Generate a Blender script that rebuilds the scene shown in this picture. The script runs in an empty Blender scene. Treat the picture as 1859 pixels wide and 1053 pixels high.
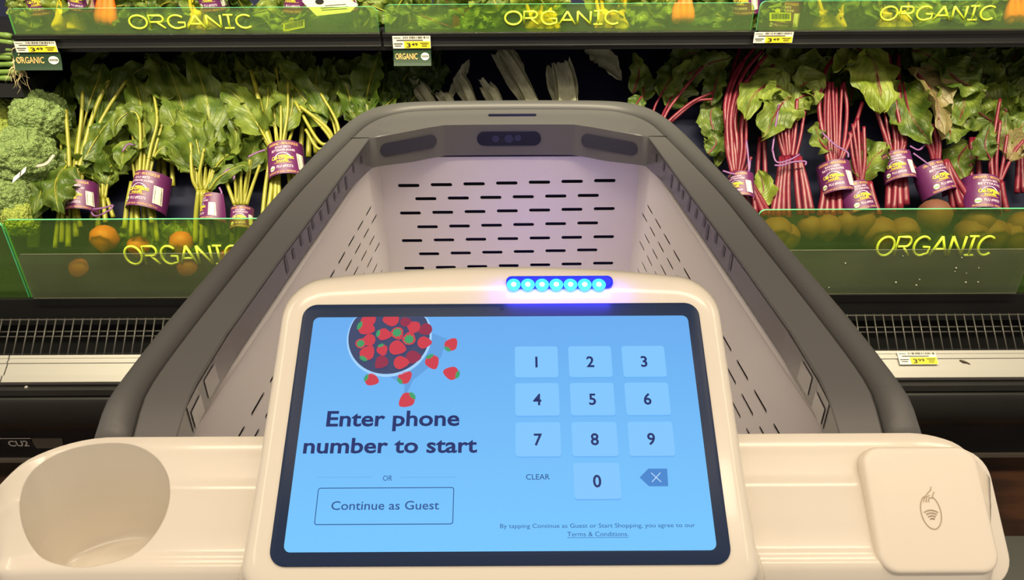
import bpy, bmesh, math, random
from mathutils import Vector, Matrix, Euler, noise
sc = bpy.context.scene
PI = math.pi
R = math.radians

# ------------------------------------------------------------------ camera, world, lamps, exposure
IMG_W, IMG_H, FPX = 1859, 1053, 1342.0
cam_data = bpy.data.cameras.new('camera')
cam = bpy.data.objects.new('camera', cam_data)
sc.collection.objects.link(cam)
cam_data.sensor_width = 36.0
cam_data.lens = 36.0 * FPX / IMG_W
cam_data.clip_start = 0.02
CAM = Vector((0, 0, 1.30))
CROT = Euler((R(60.0), 0, 0)).to_matrix() @ Matrix.Rotation(R(-0.3), 3, 'Z')
cam.matrix_world = Matrix.Translation(CAM) @ CROT.to_4x4()
sc.camera = cam

world = bpy.data.worlds.new('world')
sc.world = world
world.use_nodes = True
bg = world.node_tree.nodes['Background']
bg.inputs[0].default_value = (1.0, 0.86, 0.72, 1)
bg.inputs[1].default_value = 0.53

def area(name, loc, sx, sy, power, col, target=None, spread=180):
    d = bpy.data.lights.new(name, 'AREA')
    d.shape = 'RECTANGLE'; d.size = sx; d.size_y = sy
    d.energy = power; d.color = col; d.spread = R(spread)
    o = bpy.data.objects.new(name, d)
    sc.collection.objects.link(o)
    o.location = loc
    if target is not None:
        o.rotation_euler = (Vector(target) - Vector(loc)).to_track_quat('-Z', 'Y').to_euler()
    return o
WARM = (1.0, 0.83, 0.62)
area('ceiling_lamp', (0.1, -0.55, 3.3), 2.6, 0.30, 31, WARM)
area('ceiling_lamp', (0.1, 0.75, 3.3), 2.6, 0.25, 22, WARM)
area('ceiling_lamp', (-2.2, 0.2, 3.3), 0.3, 2.6, 18.5, WARM)
area('ceiling_lamp', (2.2, 0.2, 3.3), 0.3, 2.6, 18.5, WARM)
area('added_produce_lamp', (0.0, 0.95, 2.30), 3.4, 0.12, 42, (1.0, 0.90, 0.60), (0, 1.85, 0.8), 95)  # added lamp ahead of the case, brightens the produce

sc.view_settings.view_transform = 'Standard'
sc.view_settings.look = 'None'
sc.view_settings.exposure = 0.0
sc.view_settings.gamma = 1.0
sc.view_settings.use_curve_mapping = False

# ------------------------------------------------------------------ photo-to-place measuring helpers (real planes, real distances)
def ray(px, py):
    return (CROT @ Vector(((px - IMG_W/2) / FPX, -(py - IMG_H/2) / FPX, -1.0))).normalized()
def at_y(px, py, y):
    d = ray(px, py); return CAM + d * ((y - CAM.y) / d.y)
def at_z(px, py, z):
    d = ray(px, py); return CAM + d * ((z - CAM.z) / d.z)
def at_plane(px, py, p0, n):
    d = ray(px, py); return CAM + d * ((p0 - CAM).dot(n) / d.dot(n))
SLOPE = Vector((0, 0.33, 0.315)).normalized()
SN = Vector((0, -SLOPE.z, SLOPE.y))
SP0 = Vector((0, 1.62, 0.57))
def on(px, py, off=0.0):                      # a point on the sloped produce display
    p = at_plane(px, py, SP0 + SN * off, SN)
    lim = 1.597 - max(-0.06, min(0.03, off))    # the foot of the display stays behind the panels
    return at_y(px, py, lim) if p.y < lim else p
def up_shelf(px, py, off=0.0):                # a point among the produce standing on the upper shelf
    return at_y(px, py, 1.835 - off)
SPX = 1.75 / FPX                              # metres per photo pixel at the produce

# ------------------------------------------------------------------ materials
MATS = {}
def lin(r, g, b):
    f = lambda c: (c/255/12.92) if c/255 <= 0.04045 else ((c/255 + 0.055)/1.055)**2.4
    return (f(r), f(g), f(b), 1)
def mat(name, col, rough=0.5, metal=0.0, spec=0.5, var=0.0, vscale=8.0, bump=0.0, bscale=60.0, emit=None, estr=1.0, coat=0.0, bevel=0.0):
    if name in MATS: return MATS[name]
    m = bpy.data.materials.new(name); m.use_nodes = True
    nt = m.node_tree; N = nt.nodes; L = nt.links
    b = N['Principled BSDF']
    b.inputs['Base Color'].default_value = col
    b.inputs['Roughness'].default_value = rough
    b.inputs['Metallic'].default_value = metal
    b.inputs['Specular IOR Level'].default_value = spec
    b.inputs['Coat Weight'].default_value = coat
    tc = N.new('ShaderNodeTexCoord')
    if var:
        n1 = N.new('ShaderNodeTexNoise'); n1.inputs['Scale'].default_value = vscale; n1.inputs['Detail'].default_value = 5
        L.new(tc.outputs['Object'], n1.inputs['Vector'])
        mx = N.new('ShaderNodeMix'); mx.data_type = 'RGBA'
        mx.inputs[6].default_value = tuple(c*(1-var) for c in col[:3]) + (1,)
        mx.inputs[7].default_value = tuple(min(1, c*(1+var)) for c in col[:3]) + (1,)
        L.new(n1.outputs['Fac'], mx.inputs[0]); L.new(mx.outputs[2], b.inputs['Base Color'])
    last = None
    if bevel:
        bv = N.new('ShaderNodeBevel'); bv.inputs['Radius'].default_value = bevel; bv.samples = 4
        last = bv.outputs['Normal']; L.new(last, b.inputs['Normal'])
    if bump:
        n2 = N.new('ShaderNodeTexNoise'); n2.inputs['Scale'].default_value = bscale; n2.inputs['Detail'].default_value = 4
        L.new(tc.outputs['Object'], n2.inputs['Vector'])
        bp = N.new('ShaderNodeBump'); bp.inputs['Strength'].default_value = bump; bp.inputs['Distance'].default_value = 0.003
        L.new(n2.outputs['Fac'], bp.inputs['Height'])
        if last: L.new(last, bp.inputs['Normal'])
        L.new(bp.outputs['Normal'], b.inputs['Normal'])
    if emit is not None:
        b.inputs['Emission Color'].default_value = emit
        b.inputs['Emission Strength'].default_value = estr
    MATS[name] = m
    return m

def leaf_mat(name, c1, c2, rib, back=None):
    m = bpy.data.materials.new(name); m.use_nodes = True
    nt = m.node_tree; N = nt.nodes; L = nt.links
    b = N['Principled BSDF']; out = N['Material Output']
    b.inputs['Roughness'].default_value = 0.42
    uv = N.new('ShaderNodeUVMap')
    sep = N.new('ShaderNodeSeparateXYZ'); L.new(uv.outputs['UV'], sep.inputs[0])
    def mth(op, a, bb=None, clamp=False):
        n = N.new('ShaderNodeMath'); n.operation = op; n.use_clamp = clamp
        for i, v in enumerate((a, bb)):
            if v is None: continue
            if isinstance(v, (int, float)): n.inputs[i].default_value = v
            else: L.new(v, n.inputs[i])
        return n.outputs[0]
    au = mth('ABSOLUTE', mth('SUBTRACT', sep.outputs[0], 0.5))
    tc = N.new('ShaderNodeTexCoord')
    nz = N.new('ShaderNodeTexNoise'); nz.inputs['Scale'].default_value = 26; nz.inputs['Detail'].default_value = 6
    L.new(tc.outputs['Object'], nz.inputs['Vector'])
    # side veins fan out from the midrib
    ph = mth('ADD', mth('SUBTRACT', mth('MULTIPLY', sep.outputs[1], 9.0), mth('MULTIPLY', au, 9.0)), mth('MULTIPLY', nz.outputs['Fac'], 0.9))
    vein = mth('SUBTRACT', 1.0, mth('MULTIPLY', mth('ABSOLUTE', mth('SUBTRACT', mth('FRACT', ph), 0.5)), 9.0), True)
    ribf = mth('SUBTRACT', 1.0, mth('MULTIPLY', au, 22.0), True)
    oi = N.new('ShaderNodeObjectInfo')
    fac = mth('ADD', mth('MULTIPLY', mth('SUBTRACT', nz.outputs['Fac'], 0.35), 2.2), mth('MULTIPLY', mth('SUBTRACT', oi.outputs['Random'], 0.5), 0.5), True)
    mx = N.new('ShaderNodeMix'); mx.data_type = 'RGBA'; mx.inputs[6].default_value = c1; mx.inputs[7].default_value = c2
    L.new(fac, mx.inputs[0])
    col = mx.outputs[2]
    m2 = N.new('ShaderNodeMix'); m2.data_type = 'RGBA'; m2.inputs[7].default_value = rib
    L.new(mth('MAXIMUM', mth('MULTIPLY', vein, 0.28), mth('MULTIPLY', ribf, 0.8)), m2.inputs[0]); L.new(col, m2.inputs[6])
    L.new(m2.outputs[2], b.inputs['Base Color'])
    bp = N.new('ShaderNodeBump'); bp.inputs['Strength'].default_value = 0.55; bp.inputs['Distance'].default_value = 0.004
    nz2 = N.new('ShaderNodeTexNoise'); nz2.inputs['Scale'].default_value = 55; nz2.inputs['Detail'].default_value = 4
    L.new(tc.outputs['Object'], nz2.inputs['Vector'])
    L.new(mth('SUBTRACT', nz2.outputs['Fac'], mth('MULTIPLY', vein, 0.5)), bp.inputs['Height'])
    L.new(bp.outputs['Normal'], b.inputs['Normal'])
    tr = N.new('ShaderNodeBsdfTranslucent'); L.new(m2.outputs[2], tr.inputs['Color']); L.new(bp.outputs['Normal'], tr.inputs['Normal'])
    mix = N.new('ShaderNodeMixShader'); mix.inputs[0].default_value = 0.22
    L.new(b.outputs[0], mix.inputs[1]); L.new(tr.outputs[0], mix.inputs[2]); L.new(mix.outputs[0], out.inputs['Surface'])
    MATS[name] = m
    return m

def clear_mat(name, tint, body, f_body, rough=0.12, f_gloss=0.06):
    m = bpy.data.materials.new(name); m.use_nodes = True
    nt = m.node_tree; N = nt.nodes; L = nt.links
    N.remove(N['Principled BSDF']); out = N['Material Output']
    t = N.new('ShaderNodeBsdfTransparent'); t.inputs[0].default_value = tint
    d = N.new('ShaderNodeBsdfDiffuse'); d.inputs[0].default_value = body
    tl = N.new('ShaderNodeBsdfTranslucent'); tl.inputs[0].default_value = body
    g = N.new('ShaderNodeBsdfGlossy'); g.inputs['Roughness'].default_value = rough; g.inputs[0].default_value = (1, 1, 1, 1)
    a0 = N.new('ShaderNodeMixShader'); a0.inputs[0].default_value = 0.5; L.new(d.outputs[0], a0.inputs[1]); L.new(tl.outputs[0], a0.inputs[2])
    a = N.new('ShaderNodeMixShader')
    tc = N.new('ShaderNodeTexCoord'); nz = N.new('ShaderNodeTexNoise'); nz.inputs['Scale'].default_value = 5
    L.new(tc.outputs['Object'], nz.inputs['Vector'])
    mr = N.new('ShaderNodeMapRange'); mr.inputs[1].default_value = 0.3; mr.inputs[2].default_value = 0.7
    mr.inputs[3].default_value = f_body*0.75; mr.inputs[4].default_value = f_body*1.25
    L.new(nz.outputs['Fac'], mr.inputs[0]); L.new(mr.outputs[0], a.inputs[0])
    L.new(t.outputs[0], a.inputs[1]); L.new(a0.outputs[0], a.inputs[2])
    c = N.new('ShaderNodeMixShader'); c.inputs[0].default_value = f_gloss
    L.new(a.outputs[0], c.inputs[1]); L.new(g.outputs[0], c.inputs[2]); L.new(c.outputs[0], out.inputs['Surface'])
    MATS[name] = m
    return m

WHITE = mat('white_plastic', (0.84, 0.785, 0.69, 1), 0.17, bevel=0.0012, coat=0.2)
BASKET = mat('basket_plastic', (0.77, 0.735, 0.73, 1), 0.45)
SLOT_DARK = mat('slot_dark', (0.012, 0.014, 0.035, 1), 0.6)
BUMPER = mat('grey_rubber', (0.112, 0.112, 0.112, 1), 0.42, bump=0.02, bscale=300)
FRAME = mat('grey_plastic', (0.130, 0.128, 0.130, 1), 0.30, bump=0.015, bscale=300)
SENSOR = mat('dark_grey_gloss', (0.105, 0.10, 0.112, 1), 0.2)
WINDOW_BLK = mat('sensor_window', (0.012, 0.014, 0.04, 1), 0.08)
BLACK = mat('black_plastic', (0.017, 0.0165, 0.016, 1), 0.33, var=0.3, vscale=12)
CASE_BLK = mat('case_black', (0.012, 0.012, 0.013, 1), 0.38, var=0.35, vscale=9, bump=0.05, bscale=40)
TRAY = mat('tray_dark', (0.008, 0.010, 0.034, 1), 0.6, spec=0.2, var=0.3, vscale=10)
ALU = mat('aluminium_rail', (0.40, 0.385, 0.36, 1), 0.42, metal=0.2)
ALU_DK = mat('aluminium_groove', (0.18, 0.17, 0.15, 1), 0.5)
WIRE = mat('wire_steel', (0.10, 0.095, 0.088, 1), 0.4, metal=0.3)
BEZEL = mat('tablet_bezel', (0.013, 0.030, 0.085, 1), 0.3, spec=0.3)
STEM_GOLD = mat('golden_stem', lin(150, 148, 48), 0.4, var=0.25, vscale=18)
STEM_RED = mat('red_stem', lin(116, 27, 48), 0.38, var=0.4, vscale=24, bump=0.25, bscale=70)
STEM_YEL = mat('yellow_stem', lin(225, 190, 40), 0.4, var=0.15, vscale=14)
ROOT_GOLD = mat('golden_root', lin(205, 108, 44), 0.55, var=0.25, vscale=20, bump=0.3, bscale=60)
ROOT_RED = mat('red_root', lin(112, 68, 50), 0.7, var=0.3, vscale=20, bump=0.4, bscale=60)
LEAF_GOLD = leaf_mat('golden_beet_leaf', lin(70, 96, 26), lin(138, 154, 62), lin(164, 168, 78))
LEAF_RED = leaf_mat('red_beet_leaf', lin(66, 92, 26), lin(150, 166, 72), lin(128, 84, 62))
LEAF_TAN = leaf_mat('red_beet_leaf_back', lin(120, 112, 68), lin(160, 142, 96), lin(120, 70, 70))
LEAF_PALE = leaf_mat('pale_beet_leaf', lin(120, 140, 44), lin(176, 184, 92), lin(128, 84, 62))
LEAF_DARK = leaf_mat('kale_leaf', lin(56, 76, 34), lin(92, 112, 54), lin(96, 108, 66))
LEEK = leaf_mat('leek_leaf', lin(176, 178, 150), lin(224, 224, 200), lin(200, 202, 176))
BROC = mat('broccoli', lin(122, 146, 84), 0.6, var=0.3, vscale=40, bump=1.0, bscale=500)
BROC_YEL = mat('broccoli_yellow', lin(140, 156, 62), 0.6, var=0.3, vscale=30, bump=1.0, bscale=420)
PURPLE = mat('purple_paper', lin(100, 36, 94), 0.42, var=0.12, vscale=30)
PURPLE_TIE = mat('purple_tie', lin(120, 72, 132), 0.4)
PAPER = mat('white_paper', lin(232, 226, 214), 0.6)
TAN_INK = mat('tan_ink', lin(226, 178, 110), 0.6)
LILAC_INK = mat('pale_ink', lin(226, 206, 226), 0.6)
YELLOW_INK = mat('yellow_ink', lin(236, 218, 60), 0.6)
GREEN_INK = mat('green_ink', lin(120, 160, 60), 0.6)
SKY_INK = mat('sky_ink', lin(186, 200, 226), 0.6)
BLACK_INK = mat('black_ink', lin(26, 24, 24), 0.6)
TAG_YEL = mat('tag_yellow', lin(238, 218, 40), 0.55)
TAG_GREEN = mat('tag_dark_green', lin(28, 56, 34), 0.5)
ACRYL = clear_mat('green_acrylic', (0.88, 0.97, 0.42, 1), (0.30, 0.58, 0.22, 1), 0.13)
SMOKE = clear_mat('clear_fence', (0.80, 0.80, 0.76, 1), (0.28, 0.30, 0.22, 1), 0.30, 0.2, 0.05)
EDGE = mat('acrylic_edge_glow', lin(112, 222, 160), 0.3, spec=0.6)  # glow of light gathered at the acrylic edge, put into the colour
ENGRAVE = mat('acrylic_engraving', lin(214, 236, 70), 0.4)
ORANGE = mat('carrot_skin', lin(236, 120, 40), 0.5, var=0.15, vscale=30)
ROOT_HAIR = mat('pale_root', lin(214, 196, 150), 0.6)
ONION_G = mat('onion_green', lin(104, 130, 60), 0.4, var=0.3, vscale=14)

# ------------------------------------------------------------------ mesh builder
class MB:
    def __init__(s): s.v = []; s.f = []; s.m = []; s.uv = {}
    def vert(s, p, uv=None):
        s.v.append(Vector(p))
        if uv: s.uv[len(s.v)-1] = uv
        return len(s.v)-1
    def face(s, idx, m=0): s.f.append(tuple(idx)); s.m.append(m)
    def poly(s, pts, m=0): s.face([s.vert(p) for p in pts], m)
    def box(s, a, b, m=0):
        x0, y0, z0 = a; x1, y1, z1 = b
        i = [s.vert(p) for p in ((x0,y0,z0),(x1,y0,z0),(x1,y1,z0),(x0,y1,z0),(x0,y0,z1),(x1,y0,z1),(x1,y1,z1),(x0,y1,z1))]
        for q in ((0,3,2,1),(4,5,6,7),(0,1,5,4),(1,2,6,5),(2,3,7,6),(3,0,4,7)): s.face([i[k] for k in q], m)
    def loft(s, rings, m=0, close=True, cap0=False, cap1=False):
        ids = [[s.vert(p) for p in r] for r in rings]
        n = len(ids[0])
        for a, b in zip(ids, ids[1:]):
            for k in range(n if close else n-1):
                j = (k+1) % n
                s.face((a[k], a[j], b[j], b[k]), m)
        if cap0: s.face(ids[0][::-1], m)
        if cap1: s.face(ids[-1], m)
        return ids
    def tube(s, pts, rad, m=0, n=7, caps=True, flat=1.0):
        pts = [Vector(p) for p in pts]
        rings = []; prev = None
        for i, p in enumerate(pts):
            t = (pts[min(i+1, len(pts)-1)] - pts[max(i-1, 0)])
            t = t.normalized() if t.length > 1e-9 else Vector((0,0,1))
            if prev is None:
                a = t.cross(Vector((0,-0.7,0.7)))
                if a.length < 1e-3: a = t.cross(Vector((1,0,0)))
                a.normalize()
            else:
                a = (prev - t*prev.dot(t)).normalized()
            prev = a
            b = t.cross(a)
            r = rad[i] if isinstance(rad, (list, tuple)) else rad
            rings.append([p + (a*math.cos(2*PI*k/n) + b*math.sin(2*PI*k/n)*flat)*r for k in range(n)])
        s.loft(rings, m, True, caps, caps)
    def build(s, name, mats, parent=None, L=None, smooth=True, angle=None):
        me = bpy.data.meshes.new(name)
        o0 = Vector(L) if L is not None else Vector((0,0,0))
        me.from_pydata([tuple(v - o0) for v in s.v], [], s.f)
        if not isinstance(mats, (list, tuple)): mats = [mats]
        for m in mats: me.materials.append(m)
        me.polygons.foreach_set('material_index', s.m)
        me.polygons.foreach_set('use_smooth', [smooth]*len(s.f))
        if s.uv:
            ul = me.uv_layers.new(name='UVMap')
            for lp in me.loops:
                ul.data[lp.index].uv = s.uv.get(lp.vertex_index, (0.2, 0.5))
        me.update()
        if angle is not None and smooth:
            me.set_sharp_from_angle(angle=R(angle))
        o = bpy.data.objects.new(name, me)
        sc.collection.objects.link(o)
        if parent is not None: o.parent = parent
        else: o.location = o0
        return o

def tag(o, label=None, cat=None, group=None, kind=None):
    if label: o['label'] = label
    if cat: o['category'] = cat
    if group: o['group'] = group
    if kind: o['kind'] = kind
    return o
def empty(name, loc):
    o = bpy.data.objects.new(name, None); sc.collection.objects.link(o)
    o.location = loc; o.empty_display_size = 0.05
    return o
def catmull(pts, n):
    pts = [Vector(p) for p in pts]
    if len(pts) == 2: return [pts[0].lerp(pts[1], i/(n-1)) for i in range(n)]
    P = [pts[0]*2 - pts[1]] + pts + [pts[-1]*2 - pts[-2]]
    out = []; m = len(pts)-1
    for i in range(n):
        u = i/(n-1)*m; k = min(int(u), m-1); t = u-k
        a, b, c, d = P[k:k+4]
        out.append(0.5*((2*b) + (c-a)*t + (2*a-5*b+4*c-d)*t*t + (3*b-a-3*c+d)*t**3))
    return out
def remesh_with(o):                              # bake the modifiers
    bpy.context.view_layer.update()
    dg = bpy.context.evaluated_depsgraph_get()
    me = bpy.data.meshes.new_from_object(o.evaluated_get(dg))
    o.modifiers.clear(); o.data = me
def boolean_cut(o, cutter):
    md = o.modifiers.new('cut', 'BOOLEAN'); md.object = cutter; md.operation = 'DIFFERENCE'; md.solver = 'EXACT'
    remesh_with(o)
    bpy.data.objects.remove(cutter)

_txt = {}
def text_mesh(body, weight=0.0):                # outline triangles of a line of text; x from 0, baseline at 0, unit size
    key = (body, weight)
    if key not in _txt:
        c = bpy.data.curves.new('t', 'FONT'); c.body = body; c.offset = weight; c.resolution_u = 3
        o = bpy.data.objects.new('t', c)
        me = bpy.data.meshes.new_from_object(o)
        vs = [(v.co.x, v.co.y) for v in me.vertices]; fs = [tuple(p.vertices) for p in me.polygons]
        x0 = min(v[0] for v in vs); x1 = max(v[0] for v in vs)
        _txt[key] = ([(x-x0, y) for x, y in vs], fs, x1-x0)
        bpy.data.objects.remove(o); bpy.data.curves.remove(c); bpy.data.meshes.remove(me)
    return _txt[key]
def add_text(mb, body, fn, x0, x1, y, h=None, m=0, weight=0.0):
    vs, fs, w = text_mesh(body, weight)
    s = (x1-x0)/w
    sy = s if h is None else h/0.73
    b = len(mb.v)
    for x, yy in vs: mb.vert(fn(x0 + x*s, y + yy*sy))
    for f in fs: mb.face([b+i for i in f], m)
def add_rect(mb, fn, x0, y0, x1, y1, m=0, r=0.0, nx=1):
    if r <= 0:
        xs = [x0 + (x1-x0)*i/nx for i in range(nx+1)]
        for a, b in zip(xs, xs[1:]): mb.poly([fn(a,y0), fn(b,y0), fn(b,y1), fn(a,y1)], m)
    else:
        mb.poly([fn(x, y) for x, y in rrect(x0, y0, x1, y1, r)], m)
def rrect(x0, y0, x1, y1, r, n=6):
    out = []
    for cx, cy, a0 in ((x1-r, y0+r, -90), (x1-r, y1-r, 0), (x0+r, y1-r, 90), (x0+r, y0+r, 180)):
        for k in range(n+1):
            a = R(a0 + 90*k/n); out.append((cx + r*math.cos(a), cy + r*math.sin(a)))
    return out
def add_disc(mb, fn, x, y, r, m=0, n=24, ry=None):
    ry = r if ry is None else ry
    mb.poly([fn(x + r*math.cos(2*PI*k/n), y + ry*math.sin(2*PI*k/n)) for k in range(n)], m)
def frame_fn(o, ex, ey):
    o = Vector(o); ex = Vector(ex); ey = Vector(ey)
    return lambda x, y: o + ex*x + ey*y

def broc_mat(name, c1, c2):
    m = mat(name, c1, 0.6); nt = m.node_tree; N = nt.nodes; L = nt.links; b = N['Principled BSDF']
    tc = N.new('ShaderNodeTexCoord'); vo = N.new('ShaderNodeTexVoronoi'); vo.inputs['Scale'].default_value = 330
    v2 = N.new('ShaderNodeTexVoronoi'); v2.inputs['Scale'].default_value = 120
    for v in (vo, v2): L.new(tc.outputs['Object'], v.inputs['Vector'])
    mx = N.new('ShaderNodeMix'); mx.data_type = 'RGBA'; mx.inputs[6].default_value = c2; mx.inputs[7].default_value = c1
    L.new(v2.outputs['Distance'], mx.inputs[0]); L.new(mx.outputs[2], b.inputs['Base Color'])
    ad = N.new('ShaderNodeMath'); ad.operation = 'ADD'; L.new(vo.outputs['Distance'], ad.inputs[0]); L.new(v2.outputs['Distance'], ad.inputs[1])
    bp = N.new('ShaderNodeBump'); bp.invert = True; bp.inputs['Strength'].default_value = 1.0; bp.inputs['Distance'].default_value = 0.0032
    L.new(ad.outputs[0], bp.inputs['Height']); L.new(bp.outputs['Normal'], b.inputs['Normal'])
    return m
BROC = broc_mat('broccoli_green', lin(98, 124, 62), lin(152, 174, 106))
BROC_YEL = broc_mat('broccoli_pale', lin(128, 148, 54), lin(182, 192, 92))

# ================================================================== THE SETTING
CX = -0.003
floor = MB()
floor.box((-3.2, -2.2, -0.05), (3.2, 2.6, 0.0))
fm = mat('wood_floor', lin(70, 42, 26), 0.45, var=0.4, vscale=5, bump=0.1)
nt = fm.node_tree; nb = nt.nodes['Principled BSDF']
wv = nt.nodes.new('ShaderNodeTexWave'); wv.bands_direction = 'X'; wv.inputs['Scale'].default_value = 1.2; wv.inputs['Distortion'].default_value = 9; wv.inputs['Detail'].default_value = 4
mpn = nt.nodes.new('ShaderNodeMapping'); mpn.inputs['Scale'].default_value = (1, 9, 1)
tcn = nt.nodes.new('ShaderNodeTexCoord'); nt.links.new(tcn.outputs['Object'], mpn.inputs['Vector']); nt.links.new(mpn.outputs['Vector'], wv.inputs['Vector'])
rp = nt.nodes.new('ShaderNodeMix'); rp.data_type = 'RGBA'; rp.inputs[6].default_value = lin(44, 28, 21); rp.inputs[7].default_value = lin(72, 44, 30)
nt.links.new(wv.outputs['Fac'], rp.inputs[0]); nt.links.new(rp.outputs[2], nb.inputs['Base Color'])
tag(floor.build('floor', fm), kind='structure')
wb = MB(); wb.box((-3.2, 2.34, 0), (3.2, 2.42, 3.45))
tag(wb.build('wall_back', mat('store_wall', lin(96, 90, 78), 0.8, var=0.1)), kind='structure')
ce = MB(); ce.box((-3.2, -2.2, 3.45), (3.2, 2.6, 3.5))
tag(ce.build('ceiling', mat('store_ceiling', lin(205, 195, 178), 0.9)), kind='structure')

# ------------------------------------------------------------------ refrigerated display case
XC = 1.95
case = empty('refrigerated_case', (0, 1.85, 0))
tag(case, 'long black refrigerated produce case with sloped display behind the cart', 'display case')
CL = case.location
def extrude_x(prof, x0, x1, m=0, mb=None):
    mb = mb or MB()
    a = [mb.vert((x0, y, z)) for y, z in prof]; b = [mb.vert((x1, y, z)) for y, z in prof]
    n = len(prof)
    for k in range(n): j = (k+1) % n; mb.face((a[k], a[j], b[j], b[k]), m)
    mb.face(a[::-1], m); mb.face(b, m)
    return mb
extrude_x([(2.24, 0.02), (2.30, 0.02), (2.30, 2.3), (2.24, 2.3)], -XC, XC).build('back_panel', TRAY, case, CL, False)
tz = SP0 - SN*0.075
s0 = tz - SLOPE*0.16; s1 = tz + SLOPE*0.72
extrude_x([(s0.y, s0.z), (s1.y, s1.z), (s1.y+0.03, s1.z-0.03), (s0.y+0.03, s0.z-0.03)], -XC, XC).build('display_tray', TRAY, case, CL, False)
# lower shelf ledge and its black front
extrude_x([(1.545, 0.315), (1.545, 0.388), (1.66, 0.392), (1.74, 0.47), (1.74, 0.315)], -XC, XC).build('lower_ledge', CASE_BLK, case, CL, False)
extrude_x([(1.36, 0.20), (1.60, 0.20), (1.60, 0.315), (1.575, 0.315), (1.56, 0.22), (1.36, 0.22)], -XC, XC).build('return_duct', CASE_BLK, case, CL, False)
# return air grille
g = MB()
A = Vector((0, 1.388, 0.333)); B = Vector((0, 1.452, 0.388))
x = -XC
k = 0
while x < XC:
    g.tube([A + Vector((x,0,0)), B + Vector((x,0,0.004))], 0.0017, n=5)
    x += 0.0208
for t, r in ((1.0, 0.0022), (0.66, 0.0018), (0.52, 0.0018)):
    p = A.lerp(B, t) + Vector((0, 0.004, -0.002))
    g.tube([p + Vector((-XC,0,0)), p + Vector((XC,0,0))], r, n=5)
g.build('wire_grille', WIRE, case, CL)
# aluminium front rail: stepped price channel, tilted 31 degrees
rd = Vector((0, 0.056, 0.034)); rl = rd.length; rd.normalize(); rn = Vector((0, -rd.z, rd.y))
r0 = Vector((0, 1.330, 0.299))
prof = []
for t, h in ((0.0, -0.012), (0.0, 0.0045), (0.016, 0.0055), (0.0165, 0.001), (0.046, 0.001), (0.0465, 0.004), (0.0525, 0.004), (0.053, 0.0025), (0.0575, 0.0025), (0.058, 0.004), (rl, 0.004), (rl, -0.012)):
    p = r0 + rd*t + rn*h; prof.append((p.y, p.z))
rail_joint = at_y(10, 665, 1.36).x
extrude_x(prof, rail_joint + 0.0015, XC).build('front_rail', ALU, case, CL, False)
extrude_x(prof, -XC, rail_joint - 0.0015).build('front_rail', ALU, case, CL, False)
# black bumper with ribs, kick plate
bp = [(1.338, 0.290), (1.322, 0.284), (1.320, 0.270), (1.326, 0.266), (1.316, 0.262), (1.312, 0.25), (1.312, 0.20), (1.320, 0.175), (1.335, 0.155), (1.40, 0.15), (1.45, 0.16), (1.45, 0.29)]
extrude_x(bp, -XC, XC).build('bumper', BLACK, case, CL, True, 40)
extrude_x([(1.402, 0.0), (1.402, 0.15), (1.45, 0.15), (1.45, 0.0)], -XC, XC).build('kick_plate', CASE_BLK, case, CL, False)
extrude_x([(1.396, 0.0), (1.396, 0.010), (1.4015, 0.012), (1.4015, 0.0)], -XC, XC).build('floor_trim', mat('grey_trim', lin(112, 104, 92), 0.5), case, CL, False)
st = MB()
sx0 = at_y(1640, 770, 1.398).x
random.seed(4)
for i in range(260):
    xx = sx0 + random.random()*(XC - sx0 - 0.03); zz = 0.108 + random.random()*0.010
    st.box((xx, 1.3985, zz), (xx + 0.006 + random.random()*0.02, 1.4016, zz + 0.0006 + 0.0016*random.random()))
st.build('glint_strip', mat('glint_silver', lin(190, 180, 160), 0.4), case, CL, False)  # broken highlight of a reflective strip, painted as pale flecks
# upper shelf: board and three lips
extrude_x([(1.765, 0.925), (1.765, 0.945), (2.24, 0.945), (2.24, 0.915)], -XC, XC).build('upper_board', CASE_BLK, case, CL, False)
pz_l = 0
joints = [at_y(-40, 80, 1.75).x - 0.6, at_y(26, 80, 1.75).x, at_y(694, 80, 1.75).x, at_y(1372, 70, 1.75).x, XC]
zl0 = at_y(929, 86, 1.75).z; zl1 = at_y(929, 58, 1.75).z
lip = [(1.757, zl0), (1.750, zl0+0.003), (1.750, zl0+0.0045), (1.754, zl0+0.006), (1.754, zl1-0.012), (1.748, zl1-0.010), (1.746, zl1-0.002), (1.750, zl1), (1.790, zl1), (1.790, zl0)]
for i in range(1, 4):
    extrude_x(lip, joints[i]+0.003, joints[i+1]-0.003).build('shelf_lip', CASE_BLK, case, CL, False)
# lower shelf on the far left (green onions lie on it)
pl = at_y(20, 150, 1.78)
extrude_x([(1.76, pl.z-0.03), (1.76, pl.z), (2.2, pl.z+0.02), (2.2, pl.z-0.01)], -XC, at_y(36, 150, 1.76).x).build('side_shelf', CASE_BLK, case, CL, False)
extrude_x([(1.80, 0.37), (2.2, 0.37), (2.2, 0.40), (1.80, 0.40)], -XC, XC).build('inner_floor', CASE_BLK, case, CL, False)
for xx in (-XC, XC-0.02):
    mb = MB(); mb.box((xx, 1.42, 0.0), (xx+0.02, 2.24, 2.3)); mb.build('end_panel', CASE_BLK, case, CL, False)

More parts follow.
